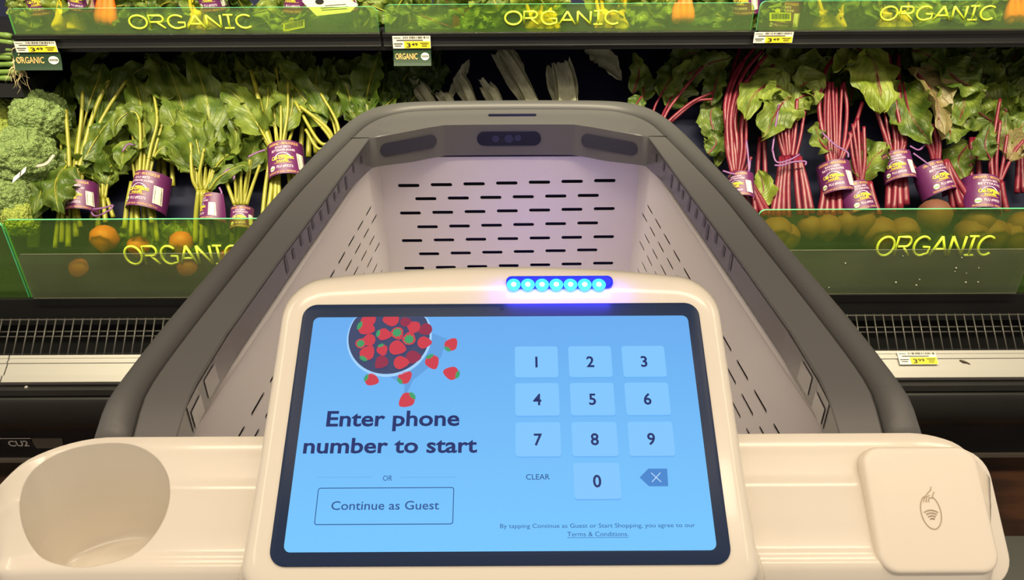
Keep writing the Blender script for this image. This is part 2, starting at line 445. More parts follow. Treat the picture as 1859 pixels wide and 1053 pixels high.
# ------------------------------------------------------------------ green acrylic ORGANIC panels
def stroke_letters(h, w):                     # engraved single-stroke capitals: lists of polylines in (x, y)
    lw = w / 7.55
    arc = lambda cx, cy, rx, ry, a0, a1, n=18: [(cx + rx*math.cos(R(a0+(a1-a0)*i/n)), cy + ry*math.sin(R(a0+(a1-a0)*i/n))) for i in range(n+1)]
    x = 0; out = []
    a = lw*0.5
    out.append(arc(x+a*1.05, h/2, a*1.05, h/2, 90, 450)); x += lw*1.22                                     # O
    out.append([(x, 0), (x, h), (x+lw*0.55, h)] + arc(x+lw*0.55, h*0.74, lw*0.26, h*0.26, 90, -90, 8) + [(x, h*0.48)])
    out.append([(x+lw*0.42, h*0.48), (x+lw*0.86, 0)]); x += lw*1.08                                        # R
    out.append(arc(x+a, h/2, a, h/2, 42, 300) + [(x+lw*0.97, h*0.12), (x+lw*0.97, h*0.45), (x+lw*0.58, h*0.45)]); x += lw*1.14   # G
    out.append([(x, 0), (x+lw*0.5, h)]); out.append([(x+lw*0.5, h), (x+lw, 0)]); out.append([(x+lw*0.2, h*0.33), (x+lw*0.8, h*0.33)]); x += lw*1.16           # A
    out.append([(x, 0), (x, h)]); out.append([(x, h), (x+lw*0.82, 0)]); out.append([(x+lw*0.82, 0), (x+lw*0.82, h)]); x += lw*1.0                              # N
    out.append([(x+lw*0.3, 0), (x+lw*0.3, h)]); out.append([(x+lw*0.02, h), (x+lw*0.58, h)]); out.append([(x+lw*0.02, 0), (x+lw*0.58, 0)]); x += lw*0.75   # I
    out.append(arc(x+a, h/2, a, h/2, 48, 312)); 
    return out
def sign(label, xa, xb, y, z0, z1, tx, tz, th, tw, sh=0.0):
    o = empty('acrylic_sign', ((xa+xb)/2, y, z0))
    tag(o, label, 'shelf sign', 'green acrylic shelf panels')
    L = o.location
    t = 0.005; r = 0.014
    pts = [(xa, z0), (xb, z0)] + [(xb - r + r*math.cos(R(a)), z1 - r + r*math.sin(R(a))) for a in range(0, 91, 15)] + [(xa + r + r*math.cos(R(a)), z1 - r + r*math.sin(R(a))) for a in range(90, 181, 15)]
    mb = MB()
    mb.poly([(px, y, pz) for px, pz in pts]); mb.poly([(px, y+t, pz) for px, pz in pts][::-1])
    mb.build('sheet', ACRYL, o, L, False)
    e = MB()
    n = len(pts)
    for k in range(1, n):
        a = pts[k]; b = pts[(k+1) % n]
        e.poly([(a[0], y-0.0003, a[1]), (b[0], y-0.0003, b[1]), (b[0], y+t+0.0003, b[1]), (a[0], y+t+0.0003, a[1])])
    e.build('glow_edge', EDGE, o, L, False)
    if tw:
        lt = MB()
        for pl_ in stroke_letters(th, tw):
            lt.tube([(tx + px + pz*sh, y-0.0004, tz + pz) for px, pz in pl_], 0.0024 if y > 1.7 else 0.0031, n=6)
        lt.build('lettering', ENGRAVE, o, L)
    return o
YU = 1.752
def U(px, py): p = at_y(px, py, YU); return p.x, p.z
YL = 1.55
def Lw(px, py): p = at_y(px, py, YL); return p.x, p.z
zu0 = zl1 - 0.001
zu1 = U(929, 8)[1]
def utext(px0, px1, py0, py1): 
    a = U(px0, py1); b = U(px1, py0); return a[0], a[1], b[1]-a[1], b[0]-a[0]
sign('green acrylic ORGANIC panel on the upper shelf, above the golden beets and broccoli', U(28,66)[0], U(688,60)[0], YU, zu0, U(345,14)[1], *utext(238,464,27,52))
sign('green acrylic ORGANIC panel on the upper shelf, above the leeks at the middle', U(700,60)[0], U(1364,52)[0], YU, zu0, U(1030,6)[1]-0.001, *utext(917,1134,20,45))
sign('green acrylic ORGANIC panel on the upper shelf, above the red beets', U(1374,50)[0], U(1374,50)[0]+0.86, YU, zu0, U(1600,1)[1], *utext(1596,1818,11,37))
zb = Lw(929, 536)[1]
lt_ = Lw(232, 480); lt2 = Lw(232, 447)
x1l = Lw(30, 470)[0]
sign('green acrylic ORGANIC panel in front of the golden beet roots', x1l, x1l+0.875, YL, zb, Lw(300,398)[1], lt_[0], lt_[1], lt2[1]-lt_[1], 0.282)
rt_ = Lw(1588, 464); rt2 = Lw(1588, 430)
sign('green acrylic ORGANIC panel in front of the red beet roots', Lw(1640,470)[0]-0.36, Lw(1640,470)[0]+0.52, YL, zb, Lw(1640,380)[1], rt_[0], rt_[1], rt2[1]-rt_[1], 0.282)
xm = x1l - 0.006
sign('green acrylic panel cut off by the left edge below the broccoli', xm-0.5, xm, YL, zb, Lw(10,402)[1], 0, 0, 0, 0)
# clear fence strips clipped in front of the lower panels
def fence(label, xa, xb):
    YF = 1.535
    z0 = at_y(929, 537, YF).z; z1 = at_y(929, 457, YF).z
    o = empty('clear_fence', ((xa+xb)/2, YF, z0)); tag(o, label, 'shelf fence', 'clear plastic shelf fences')
    r = 0.012; t = 0.003
    pts = [(xa, z0), (xb, z0)] + [(xb - r + r*math.cos(R(a)), z1 - r + r*math.sin(R(a))) for a in range(0, 91, 15)] + [(xa + r + r*math.cos(R(a)), z1 - r + r*math.sin(R(a))) for a in range(90, 181, 15)]
    mb = MB(); mb.poly([(a, YF, b) for a, b in pts]); mb.build('sheet', SMOKE, o, o.location, False)
    e = MB(); n = len(pts)
    for k in range(0, n):
        a = pts[k]; b = pts[(k+1) % n]
        e.poly([(a[0], YF-0.0004, a[1]), (b[0], YF-0.0004, b[1]), (b[0], YF+t*0.5, b[1]), (a[0], YF+t*0.5, a[1])])
    e.build('fence_edge', mat('fence_edge', lin(140, 136, 122), 0.3), o, o.location, False)
    if xb > 0.5:
        random.seed(8); d = MB()
        for i in range(46):
            p = Vector((xa + 0.2 + random.random()*(xb-xa-0.3), YF-0.0012, z0 + 0.01 + random.random()*(z1-z0-0.015)))
            rr = 0.0008 + random.random()*0.0014
            d.loft([[p + Vector((rr*s_*math.cos(q*PI/4), -h_, rr*s_*math.sin(q*PI/4))) for q in range(8)] for s_, h_ in ((1, -0.001), (0.9, 0.0002), (0.5, 0.0009))], cap1=True)
        tag(d.build('water_drops', mat('water_drop', lin(200, 196, 186), 0.08), o, o.location), kind='stuff')
fx = at_y(45, 500, 1.535).x
fence('clear smoky plastic fence strip below the golden beets', fx, fx+0.86)
fence('wet clear plastic fence strip with water drops below the red beets', fx+0.866, fx+0.866+1.5)

# ------------------------------------------------------------------ price tags and shelf signs
def barcode(mb, fn, x0, y0, x1, y1, m, seed=1):
    rnd = random.Random(seed); x = x0
    while x < x1:
        w = (x1-x0)*(0.012 + 0.03*rnd.random())
        mb.poly([fn(x, y0), fn(min(x+w, x1), y0), fn(min(x+w, x1), y1), fn(x, y1)], m); x += w + (x1-x0)*(0.012 + 0.03*rnd.random())
def price_tag(label, o3, ex, ey, w, h, price, seed):
    n = Vector(ex).cross(Vector(ey)).normalized()
    o = empty('price_tag', o3); tag(o, label, 'price tag')
    F = lambda d: frame_fn(Vector(o3) + n*d, Vector(ex)*w, Vector(ey)*h)
    mb = MB(); f = F(0.0008); b = F(-0.0002)
    c = [(0,0),(1,0),(1,1),(0,1)]
    mb.loft([[b(*q) for q in c], [f(*q) for q in c]], cap0=True, cap1=True)
    mb.build('card', PAPER, o, o3, False)
    y = MB(); f = F(0.0012); add_rect(y, f, 0.30, 0.02, 0.99, 0.58); y.build('yellow_field', TAG_YEL, o, o3, False)
    t = MB(); f = F(0.0016)
    barcode(t, f, 0.28, 0.80, 0.97, 0.97, 0, seed)
    add_rect(t, f, 0.03, 0.84, 0.22, 0.88); add_rect(t, f, 0.10, 0.64, 0.80, 0.70); add_rect(t, f, 0.03, 0.36, 0.26, 0.42); add_rect(t, f, 0.05, 0.20, 0.22, 0.25)
    add_text(t, price[0], f, 0.36, 0.47, 0.10, 0.36, 0, 0.02); add_text(t, price[1:], f, 0.49, 0.66, 0.22, 0.24, 0, 0.02)
    add_rect(t, f, 0.72, 0.40, 0.95, 0.46); add_rect(t, f, 0.76, 0.28, 0.92, 0.33); add_rect(t, f, 0.76, 0.16, 0.90, 0.21)
    t.build('print', BLACK_INK, o, o3, False)
    return o
EX = Vector((1,0,0)); EZ = Vector((0,0,1))
def ptag(label, px0, py1, px1, py0, y, seed, ey=EZ):
    a = at_y(px0, py1, y); b = at_y(px1, py0, y)
    price_tag(label, a, EX, ey, b.x-a.x, (b.z-a.z)/ey.z, '349', seed)
ptag('white and yellow 3.49 price tag on the shelf lip beside the onion roots', 31, 95, 100, 75, 1.742, 3)
ptag('white and yellow 3.49 price tag on the shelf lip above the leeks', 714, 88, 781, 65, 1.742, 5)
ptag('white and yellow 3.49 price tag on the shelf lip above the red beets', 1367, 78, 1441, 58, 1.742, 7)
a = r0 + rd*0.0175 + rn*0.0058; q = at_plane(1634, 662, a, rn); q2 = at_plane(1704, 662, a, rn)
price_tag('white and yellow 3.99 price tag on the aluminium rail', q, EX, rd, q2.x-q.x, 0.030, '399', 9)
def organic_card(label, px0, py1, px1, py0, y):
    a = at_y(px0, py1, y); b = at_y(px1, py0, y)
    w = b.x-a.x; h = b.z-a.z
    o = empty('organic_notice', a); tag(o, label, 'shelf sign')
    mb = MB()
    rings = []
    for d in (0.0, -0.0012):
        rings.append([(a.x + w*u, y + d - 0.010*(1-v)**2, a.z + h*v) for u, v in ((0,0),(1,0),(1,0.33),(1,0.66),(1,1),(0,1),(0,0.66),(0,0.33))])
    mb.loft(rings, cap0=True, cap1=True)
    # curled card: strips
    mb = MB()
    for i in range(6):
        v0, v1 = i/6, (i+1)/6
        yy = lambda v: y - 0.010*(1-v)**2
        mb.loft([[(a.x, yy(v0), a.z+h*v0), (a.x+w, yy(v0), a.z+h*v0), (a.x+w, yy(v0)+0.001, a.z+h*v0), (a.x, yy(v0)+0.001, a.z+h*v0)],
                 [(a.x, yy(v1), a.z+h*v1), (a.x+w, yy(v1), a.z+h*v1), (a.x+w, yy(v1)+0.001, a.z+h*v1), (a.x, yy(v1)+0.001, a.z+h*v1)]], cap0=True, cap1=True)
    mb.build('card', TAG_GREEN, o, a, False)
    t = MB(); f = lambda u, v: Vector((a.x + w*u, y - 0.0102*(1-v)**2 - 0.0008, a.z + h*v))
    add_text(t, 'ORGANIC', f, 0.05, 0.64, 0.38, 0.36, 0, 0.012)
    add_disc(t, f, 0.84, 0.54, 0.11, 1, ry=0.22); 
    f2 = lambda u, v: f(u, v) + Vector((0, -0.0005, 0))
    add_rect(t, f2, 0.75, 0.50, 0.93, 0.60, 2); add_text(t, 'ORGANIC', lambda u, v: f(u, v)+Vector((0,-0.001,0)), 0.76, 0.92, 0.52, 0.06, 1)
    t.build('lettering', [TAN_INK, PAPER, TAG_GREEN], o, a, False)
organic_card('dark green ORGANIC card hanging below the price tag by the onion roots', 32, 126, 108, 94, 1.744)
organic_card('dark green ORGANIC card hanging below the price tag above the leeks', 716, 118, 782, 88, 1.744)
# CU2 label and blank label on the kick plate
def plate(name, label, cat, px0, py1, px1, py0, y, m, txt=None, tm=None, skew=0):
    a = at_y(px0, py1, y); b = at_y(px1, py0, y)
    o = empty(name, a); tag(o, label, cat)
    mb = MB(); w = b.x-a.x; h = b.z-a.z
    c = [(0,0),(w,0),(w+skew,h),(-skew,h)] if skew else [(0,0),(w,0),(w,h),(0,h)]
    mb.loft([[(a.x+u, y+0.003, a.z+v) for u, v in c], [(a.x+u, y, a.z+v) for u, v in c]], cap0=True, cap1=True)
    mb.build('plate', m, o, a, False)
    if txt:
        t = MB(); f = frame_fn((a.x, y-0.0006, a.z), (w,0,0), (0,0,h)); add_text(t, txt, f, 0.2, 0.85, 0.22, 0.55, 0, 0.02); add_rect(t, f, 0.0, 0.93, 1.0, 1.0)
        t.build('lettering', tm, o, a, False)
plate('equipment_label', 'small black label reading CU2 at the foot of the case', 'label', 8, 814, 56, 795, 1.399, BLACK, 'CU2', mat('grey_ink', lin(215, 210, 200), 0.5))
plate('blank_label', 'small blank grey label beside the CU2 label', 'label', 66, 814, 108, 796, 1.399, mat('grey_label', lin(98, 92, 82), 0.5), skew=0.006)
fl = MB()
fx0 = at_z(1838, 980, 0.0)
fl.box((0.82, 0.62, 0.0), (1.5, fx0.y, 0.012))
tag(fl.build('floor_mat', mat('mat_grey', lin(92, 92, 90), 0.8, var=0.1)), 'grey mat on the dark floor at lower right beyond the cart', 'mat')

# ================================================================== THE SMART SHOPPING CART
cart = empty('shopping_cart', (CX, 0.62, 0.0))
tag(cart, 'white and grey smart shopping cart with a tablet screen on its handle', 'shopping cart')
KL = cart.location
ZR = 1.0
# stations, left half, near to far: outer, groove, inner (x, y)
ST = [((-.2600,.349),(-.2350,.349),(-.2062,.349)),
      ((-.2620,.390),(-.2405,.400),(-.2092,.400)), ((-.2605,.472),(-.2385,.472),(-.2088,.460)),
      ((-.2530,.590),(-.2320,.590),(-.2005,.590)), ((-.2443,.725),(-.2244,.717),(-.1905,.717)), 
      ((-.2350,.830),(-.2120,.820),(-.1830,.820)), ((-.2280,.905),(-.2000,.905),(-.1765,.908)),
      ((-.2190,.965),(-.1930,.955),(-.1600,.918)), ((-.2060,1.012),(-.1820,.990),(-.1340,.934)),
      ((-.1850,1.042),(-.1640,1.015),(-.1080,.951)), ((-.1560,1.058),(-.1380,1.029),(-.0860,.962)), ((-.1000,1.064),(-.0900,1.035),(-.0600,.963)), ((0,1.066),(0,1.037),(0,.9635))]
ST = ST + [tuple((-p[0], p[1]) for p in s) for s in ST[-2::-1]]
def path(k, sub=4):
    pts = [Vector((s[k][0]+CX, s[k][1], 0)) for s in ST]
    n = (len(pts)-1)*sub + 1
    if k == 2:
        return [pts[i//sub].lerp(pts[min(i//sub+1, len(pts)-1)], (i % sub)/sub) for i in range(n)]
    return catmull(pts, n)
PO, PG, PI_ = path(0), path(1), path(2)
def nd(p): return Vector((0, 0, -0.010*min(1, max(0, (0.392-p.y)/0.042))**1.5))
def zt(p):                                     # the face under the frame is taller at the front beam
    return 0.025 + 0.019*min(1, max(0, (p.y-0.80)/0.14))
mb = MB(); rings = []
for o_, g_ in zip(PO, PG):
    d = (o_-g_); w = d.length
    prof = [(0.0,-0.004),(0.05,0.0),(0.18,0.0035),(0.40,0.0055),(0.65,0.005),(0.86,0.001),(0.97,-0.006),(1.0,-0.014),(0.97,-0.030),(0.80,-0.038),(0.3,-0.040),(0.02,-0.036),(0.0,-0.02)]
    rings.append([g_ + nd(g_) + d*t + Vector((0,0,ZR+h)) for t, h in prof])
mb.loft(rings, 0, True, True, True)
mb.build('bumper_rim', BUMPER, cart, KL)
mb = MB(); rings = []
for g_, i_ in zip(PG, PI_):
    d = (i_-g_)
    h = zt(i_)
    g_ = g_ + nd(g_); i_ = i_ + nd(i_)
    rings.append([g_ + Vector((0,0,ZR-0.010)), g_ + d*0.03 + Vector((0,0,ZR-0.0025)), g_ + d*0.08 + Vector((0,0,ZR-0.001)), g_ + d*0.97 + Vector((0,0,ZR-0.0005)), i_ + Vector((0,0,ZR-0.0015)),
                  i_ + Vector((0,0,ZR-h)), i_ - d*0.08 + Vector((0,0,ZR-h-0.001)), i_ - d*0.5 + Vector((0,0,ZR-h)), g_ + Vector((0,0,ZR-0.035))])
mb.loft(rings, 0, True, True, True)
rim = mb.build('rim_frame', FRAME, cart, KL, True, 28)
# seam lines where the front beam starts
for s in (-1, 1):
    mb = MB(); y = 0.907
    mb.box((CX + s*0.1995 - 0.0 if s < 0 else CX + 0.1772, y, ZR-0.002), (CX - 0.1772 if s < 0 else CX + 0.1995, y+0.0012, ZR+0.0002))
    mb.build('frame_seam', mat('seam_dark', (0.05,0.048,0.045,1), 0.6), rim, KL, False)
# glossy strips with reflected basket slots painted as dashes on the inner faces of the side rails
def inner_at(y, s):
    a = [p for p in PI_ if (p.x-CX)*s > 0]
    a.sort(key=lambda p: p.y)
    for p, q in zip(a, a[1:]):
        if p.y <= y <= q.y and q.y > p.y: return p.lerp(q, (y-p.y)/(q.y-p.y))
    return a[0]
for s in (-1, 1):
    mb = MB()
    ys = [0.376 + (0.90-0.376)*i/24 for i in range(25)]
    for a, b in zip(ys, ys[1:]):
        pa, pb = inner_at(a, s), inner_at(b, s)
        off = Vector((-s*0.0006, 0, 0))
        mb.poly([pa+off+Vector((0,0,ZR-zt(pa))), pb+off+Vector((0,0,ZR-zt(pb))), pb+off+Vector((0,0,ZR-0.003)), pa+off+Vector((0,0,ZR-0.003))])
    stp = mb.build('sensor_strip', SENSOR, cart, KL, False)
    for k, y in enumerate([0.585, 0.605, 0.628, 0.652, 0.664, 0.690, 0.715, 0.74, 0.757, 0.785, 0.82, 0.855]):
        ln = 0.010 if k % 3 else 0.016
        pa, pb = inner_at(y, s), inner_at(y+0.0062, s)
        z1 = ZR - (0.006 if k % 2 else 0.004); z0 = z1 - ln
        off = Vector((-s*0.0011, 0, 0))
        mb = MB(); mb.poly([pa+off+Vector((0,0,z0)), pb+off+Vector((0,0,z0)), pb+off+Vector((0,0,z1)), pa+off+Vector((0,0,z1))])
        mb.build('slot_reflection', mat('reflection_grey', (0.03, 0.03, 0.04, 1), 0.3), stp, KL, False)
    # clear sticker edge near the handle
    mb = MB()
    for y0, y1, zz0, zz1 in ((0.408, 0.428, 0.022, 0.006), (0.379, 0.398, 0.024, 0.010)):
        pa, pb = inner_at(y0, s), inner_at(y1, s); off = Vector((-s*0.0012, 0, 0))
        mb.poly([pa+off+Vector((0,0,ZR-zz0)), pb+off+Vector((0,0,ZR-zz0)), pb+off+Vector((0,0,ZR-zz1)), pa+off+Vector((0,0,ZR-zz1))])
    mb.build('film_patch', mat('grey_film', (0.24,0.22,0.235,1), 0.08), stp, KL, False)
# three sensor windows in the front beam and the slot on top
def window(pa, pb, zc, w, h, name='sensor_window', m=WINDOW_BLK, glints=()):
    pa, pb = Vector(pa), Vector(pb); d = (pb-pa).normalized(); c = (pa+pb)/2
    n = Vector((d.y, -d.x, 0)); 
    if n.y > 0: n = -n
    mb = MB()
    f = lambda u, v, e: Vector((c.x, c.y, zc)) + d*u + Vector((0,0,v)) + n*e
    pts = rrect(-w/2, -h/2, w/2, h/2, h/2*0.98, 8)
    mb.loft([[f(u, v, 0.0002) for u, v in pts], [f(u*1.0, v*1.0, 0.0010) for u, v in pts], [f(u*0.97, v*0.92, 0.0011) for u, v in pts]])
    mb.face(list(range(len(mb.v)-len(pts), len(mb.v))), 0)
    o = mb.build(name, m, cart, KL, True, 30)
    for u, v, r in glints:
        g_ = MB(); add_disc(g_, lambda x, y: f(x, y, 0.0016), u, v, r, 0, 12); g_.build('lens', mat('lens_glass', (0.03,0.035,0.10,1), 0.03), o, KL, False)
S3 = lambda i: Vector((ST[i][2][0]+CX, ST[i][2][1], 0))
window(S3(11)+Vector((-.03,0,0)), S3(13)+Vector((.03,0,0)), ZR-0.0205, 0.086, 0.0195, glints=((-0.018,0,0.005),(0.0,0,0.006),(0.012,0.001,0.0045)))
GRY_WIN = mat('grey_window', (0.035,0.036,0.06,1), 0.15)
window(S3(6), S3(10), ZR-0.0200, 0.080, 0.0180, m=GRY_WIN)
window(S3(18), S3(14), ZR-0.0200, 0.080, 0.0180, m=GRY_WIN)
mb = MB(); p = at_z(930, 209, ZR)
mb.loft([[Vector((p.x+u, p.y+v, ZR+e)) for u, v in rrect(-0.033,-0.0035,0.033,0.0035,0.003)] for e in (-0.001, 0.0009)], cap1=True)
mb.build('top_slot', WINDOW_BLK, cart, KL, False)

# basket: walls with cut slots
WX0, WX1, WY0, WY1 = 0.2225, 0.1790, 0.345, 0.969
ZT, ZB = 0.967, 0.60
def wall(pa, pb, th, name, slots, ZT=ZT):
    pa, pb = Vector(pa), Vector(pb); d = (pb-pa).normalized(); n = Vector((0,0,1)).cross(d)
    cen = Vector((CX, 0.65, 0)); 
    if n.dot(cen - pa) < 0: n = -n                       # n points into the basket
    mb = MB()
    L_ = (pb-pa).length
    f = lambda u, z, e: Vector((pa.x, pa.y, 0)) + d*u + Vector((0,0,z)) + n*e
    q = [(0,ZB),(L_,ZB),(L_,ZT),(0,ZT)]
    mb.loft([[f(u,z,-th) for u,z in q],[f(u,z,0) for u,z in q]], cap0=True, cap1=True)
    o = mb.build(name, BASKET, cart, KL, False)
    c = MB()
    for u, z, w, h in slots:
        pts = rrect(u-w/2, z-h/2, u+w/2, z+h/2, h/2*0.95, 5)
        c.loft([[f(a,b,-th-0.004) for a,b in pts],[f(a,b,0.004) for a,b in pts]], cap0=True, cap1=True)
    cu = c.build('cutter', BASKET, None, None, False)
    bpy.context.view_layer.update()
    cu.matrix_world = Matrix.Identity(4)
    bm = bmesh.new(); bm.from_mesh(cu.data); bmesh.ops.recalc_face_normals(bm, faces=bm.faces); bm.to_mesh(cu.data); bm.free()
    bm = bmesh.new(); bm.from_mesh(o.data); bmesh.ops.recalc_face_normals(bm, faces=bm.faces); bm.to_mesh(o.data); bm.free()
    boolean_cut(o, cu)
    return o
# front wall slot rows measured on the wall plane
rows = []
for i, (ya, yb, xa, xb) in enumerate([(337,328,722,1118),(361,355,753,1088),(387,379,725,1117),(412,405,756,1087),(437,430,728,1116),(461,454,759,1086),(487,478,732,1115)]):
    nsl = 7 if i % 2 == 0 else 6
    for k in range(nsl):
        t = (k + 0.5*40/ (60*(nsl-1)+40)*0)/(nsl-1)
        px = xa+20 + (xb-xa-40)*k/(nsl-1); py = ya + (yb-ya)*k/(nsl-1)
        p = at_y(px, py, WY1); rows.append((p.x, p.z))
sl = [(x - (CX-WX1), z, 0.0300, 0.0050) for x, z in rows]
wall((CX-WX1, WY1, 0), (CX+WX1, WY1, 0), 0.0012, 'front_wall', sl, 0.9515)
mb = MB(); mb.box((CX-WX1-0.002, WY1+0.0014, 0.945), (CX+WX1+0.002, WY1+0.0024, 0.962)); mb.build('gap_shade', SLOT_DARK, cart, KL, False)  # dark strip painting the shade between front beam and wall
for s in (-1, 1):
    sl = []
    for i in range(8):
        z = 0.905 - 0.0215*i
        for k in range(13):
            u = 0.06 + k*0.0445 + (0.022 if i % 2 else 0)
            if u < 0.585: sl.append((u, z, 0.030, 0.0042))
    wall((CX + s*WX0, WY0, 0), (CX + s*WX1, WY1, 0), 0.0012, 'side_wall', sl)
    mb = MB(); e_ = s*0.0016
    mb.loft([[(CX+s*WX0+e_, WY0, z), (CX+s*WX1+e_, WY1, z), (CX+s*WX1+e_+s*0.001, WY1, z), (CX+s*WX0+e_+s*0.001, WY0, z)] for z in (0.955, 0.9785)], cap0=True, cap1=True)
    mb.build('gap_shade', SLOT_DARK, cart, KL, False)  # dark strip painting the shaded gap under the side rim
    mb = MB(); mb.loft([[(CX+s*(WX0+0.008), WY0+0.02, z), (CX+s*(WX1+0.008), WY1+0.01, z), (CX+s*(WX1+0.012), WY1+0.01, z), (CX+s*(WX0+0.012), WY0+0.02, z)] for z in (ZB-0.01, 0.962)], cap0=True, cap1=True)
    mb.build('added_slit_backing', SLOT_DARK, cart, KL, False)  # dark sheet added behind the side slits to keep them dark
mb = MB(); mb.loft([[(CX-WX0,WY0,z),(CX+WX0,WY0,z),(CX+WX1,WY1,z),(CX-WX1,WY1,z)] for z in (ZB-0.01, ZB+0.002)], cap0=True, cap1=True)
mb.build('basket_floor', BASKET, cart, KL, False)
mb = MB(); mb.loft([[(CX-0.185,1.0,z),(CX+0.185,1.0,z),(CX+0.175,1.012,z),(CX-0.175,1.012,z)] for z in (ZB-0.01, 0.962)], cap0=True, cap1=True)
mb.build('nose_shell', SLOT_DARK, cart, KL, False)
mb = MB(); mb.box((CX-WX0+0.004, WY0-0.006, ZB), (CX+WX0-0.004, WY0, 0.93)); mb.build('rear_wall', BASKET, cart, KL, False)
# rounded white top edge of the basket
mb = MB(); mb.tube([(CX-WX0+0.001, WY0, ZT-0.002), (CX-WX1+0.001, WY1-0.012, ZT-0.002)], 0.0032)
mb.build('basket_lip', BASKET, cart, KL); mb = MB()
mb.tube([(CX+WX0-0.001, WY0, ZT-0.002), (CX+WX1-0.001, WY1-0.012, ZT-0.002)], 0.0032)
mb.build('basket_lip', BASKET, cart, KL)
# chassis, posts and wheels under the basket
mb = MB()
for s in (-1, 1):
    mb.tube([(CX+s*0.20, 0.33, 0.94), (CX+s*0.215, 0.36, 0.60), (CX+s*0.22, 0.42, 0.17)], 0.018, n=10)
    mb.tube([(CX+s*0.22, 0.38, 0.17), (CX+s*0.17, 0.96, 0.17)], 0.016, n=10)
    mb.tube([(CX+s*0.165, 0.93, 0.17), (CX+s*0.165, 0.93, 0.60)], 0.016, n=10)
mb.tube([(CX-0.17, 0.95, 0.17), (CX+0.17, 0.95, 0.17)], 0.016, n=10); mb.tube([(CX-0.22, 0.42, 0.17), (CX+0.22, 0.42, 0.17)], 0.016, n=10)
mb.build('chassis', FRAME, cart, KL)
for s, y, xx in ((-1,0.42,0.22),(1,0.42,0.22),(-1,0.93,0.165),(1,0.93,0.165)):
    mb = MB()
    c = Vector((CX+s*xx, y, 0.0625))
    mb.loft([[c + Vector((e, r_*math.cos(2*PI*k/24), r_*math.sin(2*PI*k/24))) for k in range(24)] for e, r_ in ((-0.014,0.05),(-0.012,0.060),(0,0.0625),(0.012,0.060),(0.014,0.05))], cap0=True, cap1=True)
    mb.box((c.x-0.02, c.y-0.008, 0.06), (c.x-0.016, c.y+0.008, 0.17)); mb.box((c.x+0.016, c.y-0.008, 0.06), (c.x+0.02, c.y+0.008, 0.17)); mb.box((c.x-0.02, c.y-0.012, 0.135), (c.x+0.02, c.y+0.012, 0.17))
    mb.build('wheel', BLACK, cart, KL, True, 40)

# ---------------- handle console
HX0, HX1 = -0.294, 0.274
YB, YF = 0.352, 0.268
PROF = [(.345,.930),(.351,.960),(.352,.985),(.350,.9945),(.345,.9990),(.339,.9990),(.331,.9945),(.3215,.9886),(.3180,.9866),(.3162,.9858),(.3146,.9845),
        (.306,.9782),(.298,.9724),(.2885,.9655),(.2858,.9640),(.2835,.9636),(.2805,.9632),(.2785,.9620),(.2768,.9595),(.2745,.953),(.272,.945),(.270,.935),(.272,.918),(.285,.906),(.315,.904),(.338,.912)]
secs = []
nS = 64
def hyb(x):
    rl_, rr_ = 0.052, 0.034
    if x < HX0 + rl_: t = (HX0 + rl_ - x); return YB - rl_*1.0 + math.sqrt(max(0, rl_**2 - t*t))
    if x > HX1 - rr_: t = (x - HX1 + rr_); return YB - rr_*1.0 + math.sqrt(max(0, rr_**2 - t*t))
    return YB
def hyf(x):
    r_ = 0.018
    for e in (HX0, HX1):
        t = r_ - abs(x-e)
        if t > 0: return YF + r_ - math.sqrt(max(0, r_*r_ - t*t))
    return YF
xs = [HX0 + 0.055*(i/14)**2 for i in range(15)] + [HX0 + 0.055 + (HX1-HX0-0.055-0.045)*i/24 for i in range(1, 24)] + [HX1 - 0.045*((14-i)/14)**2 for i in range(15)]
mb = MB(); rings = []
for x in xs:
    yb, yf = hyb(x), hyf(x)
    e = min(abs(x-HX0), abs(x-HX1)); dz = 0.006*max(0, 1-e/0.012)**2
    rings.append([Vector((x, yf + (y-YF)*(yb-yf)/(YB-YF), z - (dz if z > 0.95 else -dz))) for y, z in PROF])
mb.loft(rings, 0, True, True, True)
handle = mb.build('handle_console', WHITE, cart, KL, True, 60)
bm = bmesh.new(); bm.from_mesh(handle.data); bmesh.ops.recalc_face_normals(bm, faces=bm.faces); bm.to_mesh(handle.data); bm.free()
# cup holder
CUPX, CUPY, CUPR, CUPE = -0.2405, 0.3095, 0.0415, 0.73
def cyl(r, z0, z1, n=72, cx=CUPX, cy=CUPY):
    c = MB(); c.loft([[(cx + r_*math.cos(2*PI*k/n), cy + r_*CUPE*math.sin(2*PI*k/n), z) for k in range(n)] for z, r_ in ((z0, r),(z1, r))], cap0=True, cap1=True)
    return c
cu = cyl(CUPR, 0.80, 1.2).build('cutter', WHITE, None, None)
bm = bmesh.new(); bm.from_mesh(cu.data); bmesh.ops.recalc_face_normals(bm, faces=bm.faces); bm.to_mesh(cu.data); bm.free()
boolean_cut(handle, cu)
handle.data.set_sharp_from_angle(angle=R(35))
mb = MB(); n = 72
ringz = []
for z, r_ in ((0.962, CUPR+0.0006), (0.94, CUPR-0.0004), (0.935, CUPR-0.0008), (0.924, CUPR-0.0016), (0.9215, CUPR-0.004), (0.921, CUPR-0.007), (0.921, 0.0002)):
    ringz.append([(CUPX + r_*math.cos(2*PI*k/n), CUPY + r_*CUPE*math.sin(2*PI*k/n), z) for k in range(n)])
for z, r_ in ((0.917, 0.0002), (0.917, CUPR+0.002), (0.955, CUPR+0.0022)):
    ringz.append([(CUPX + r_*math.cos(2*PI*k/n), CUPY + r_*CUPE*math.sin(2*PI*k/n), z) for k in range(n)])
mb.loft(ringz)
mb.build('cup_holder', WHITE, cart, KL, True, 50)
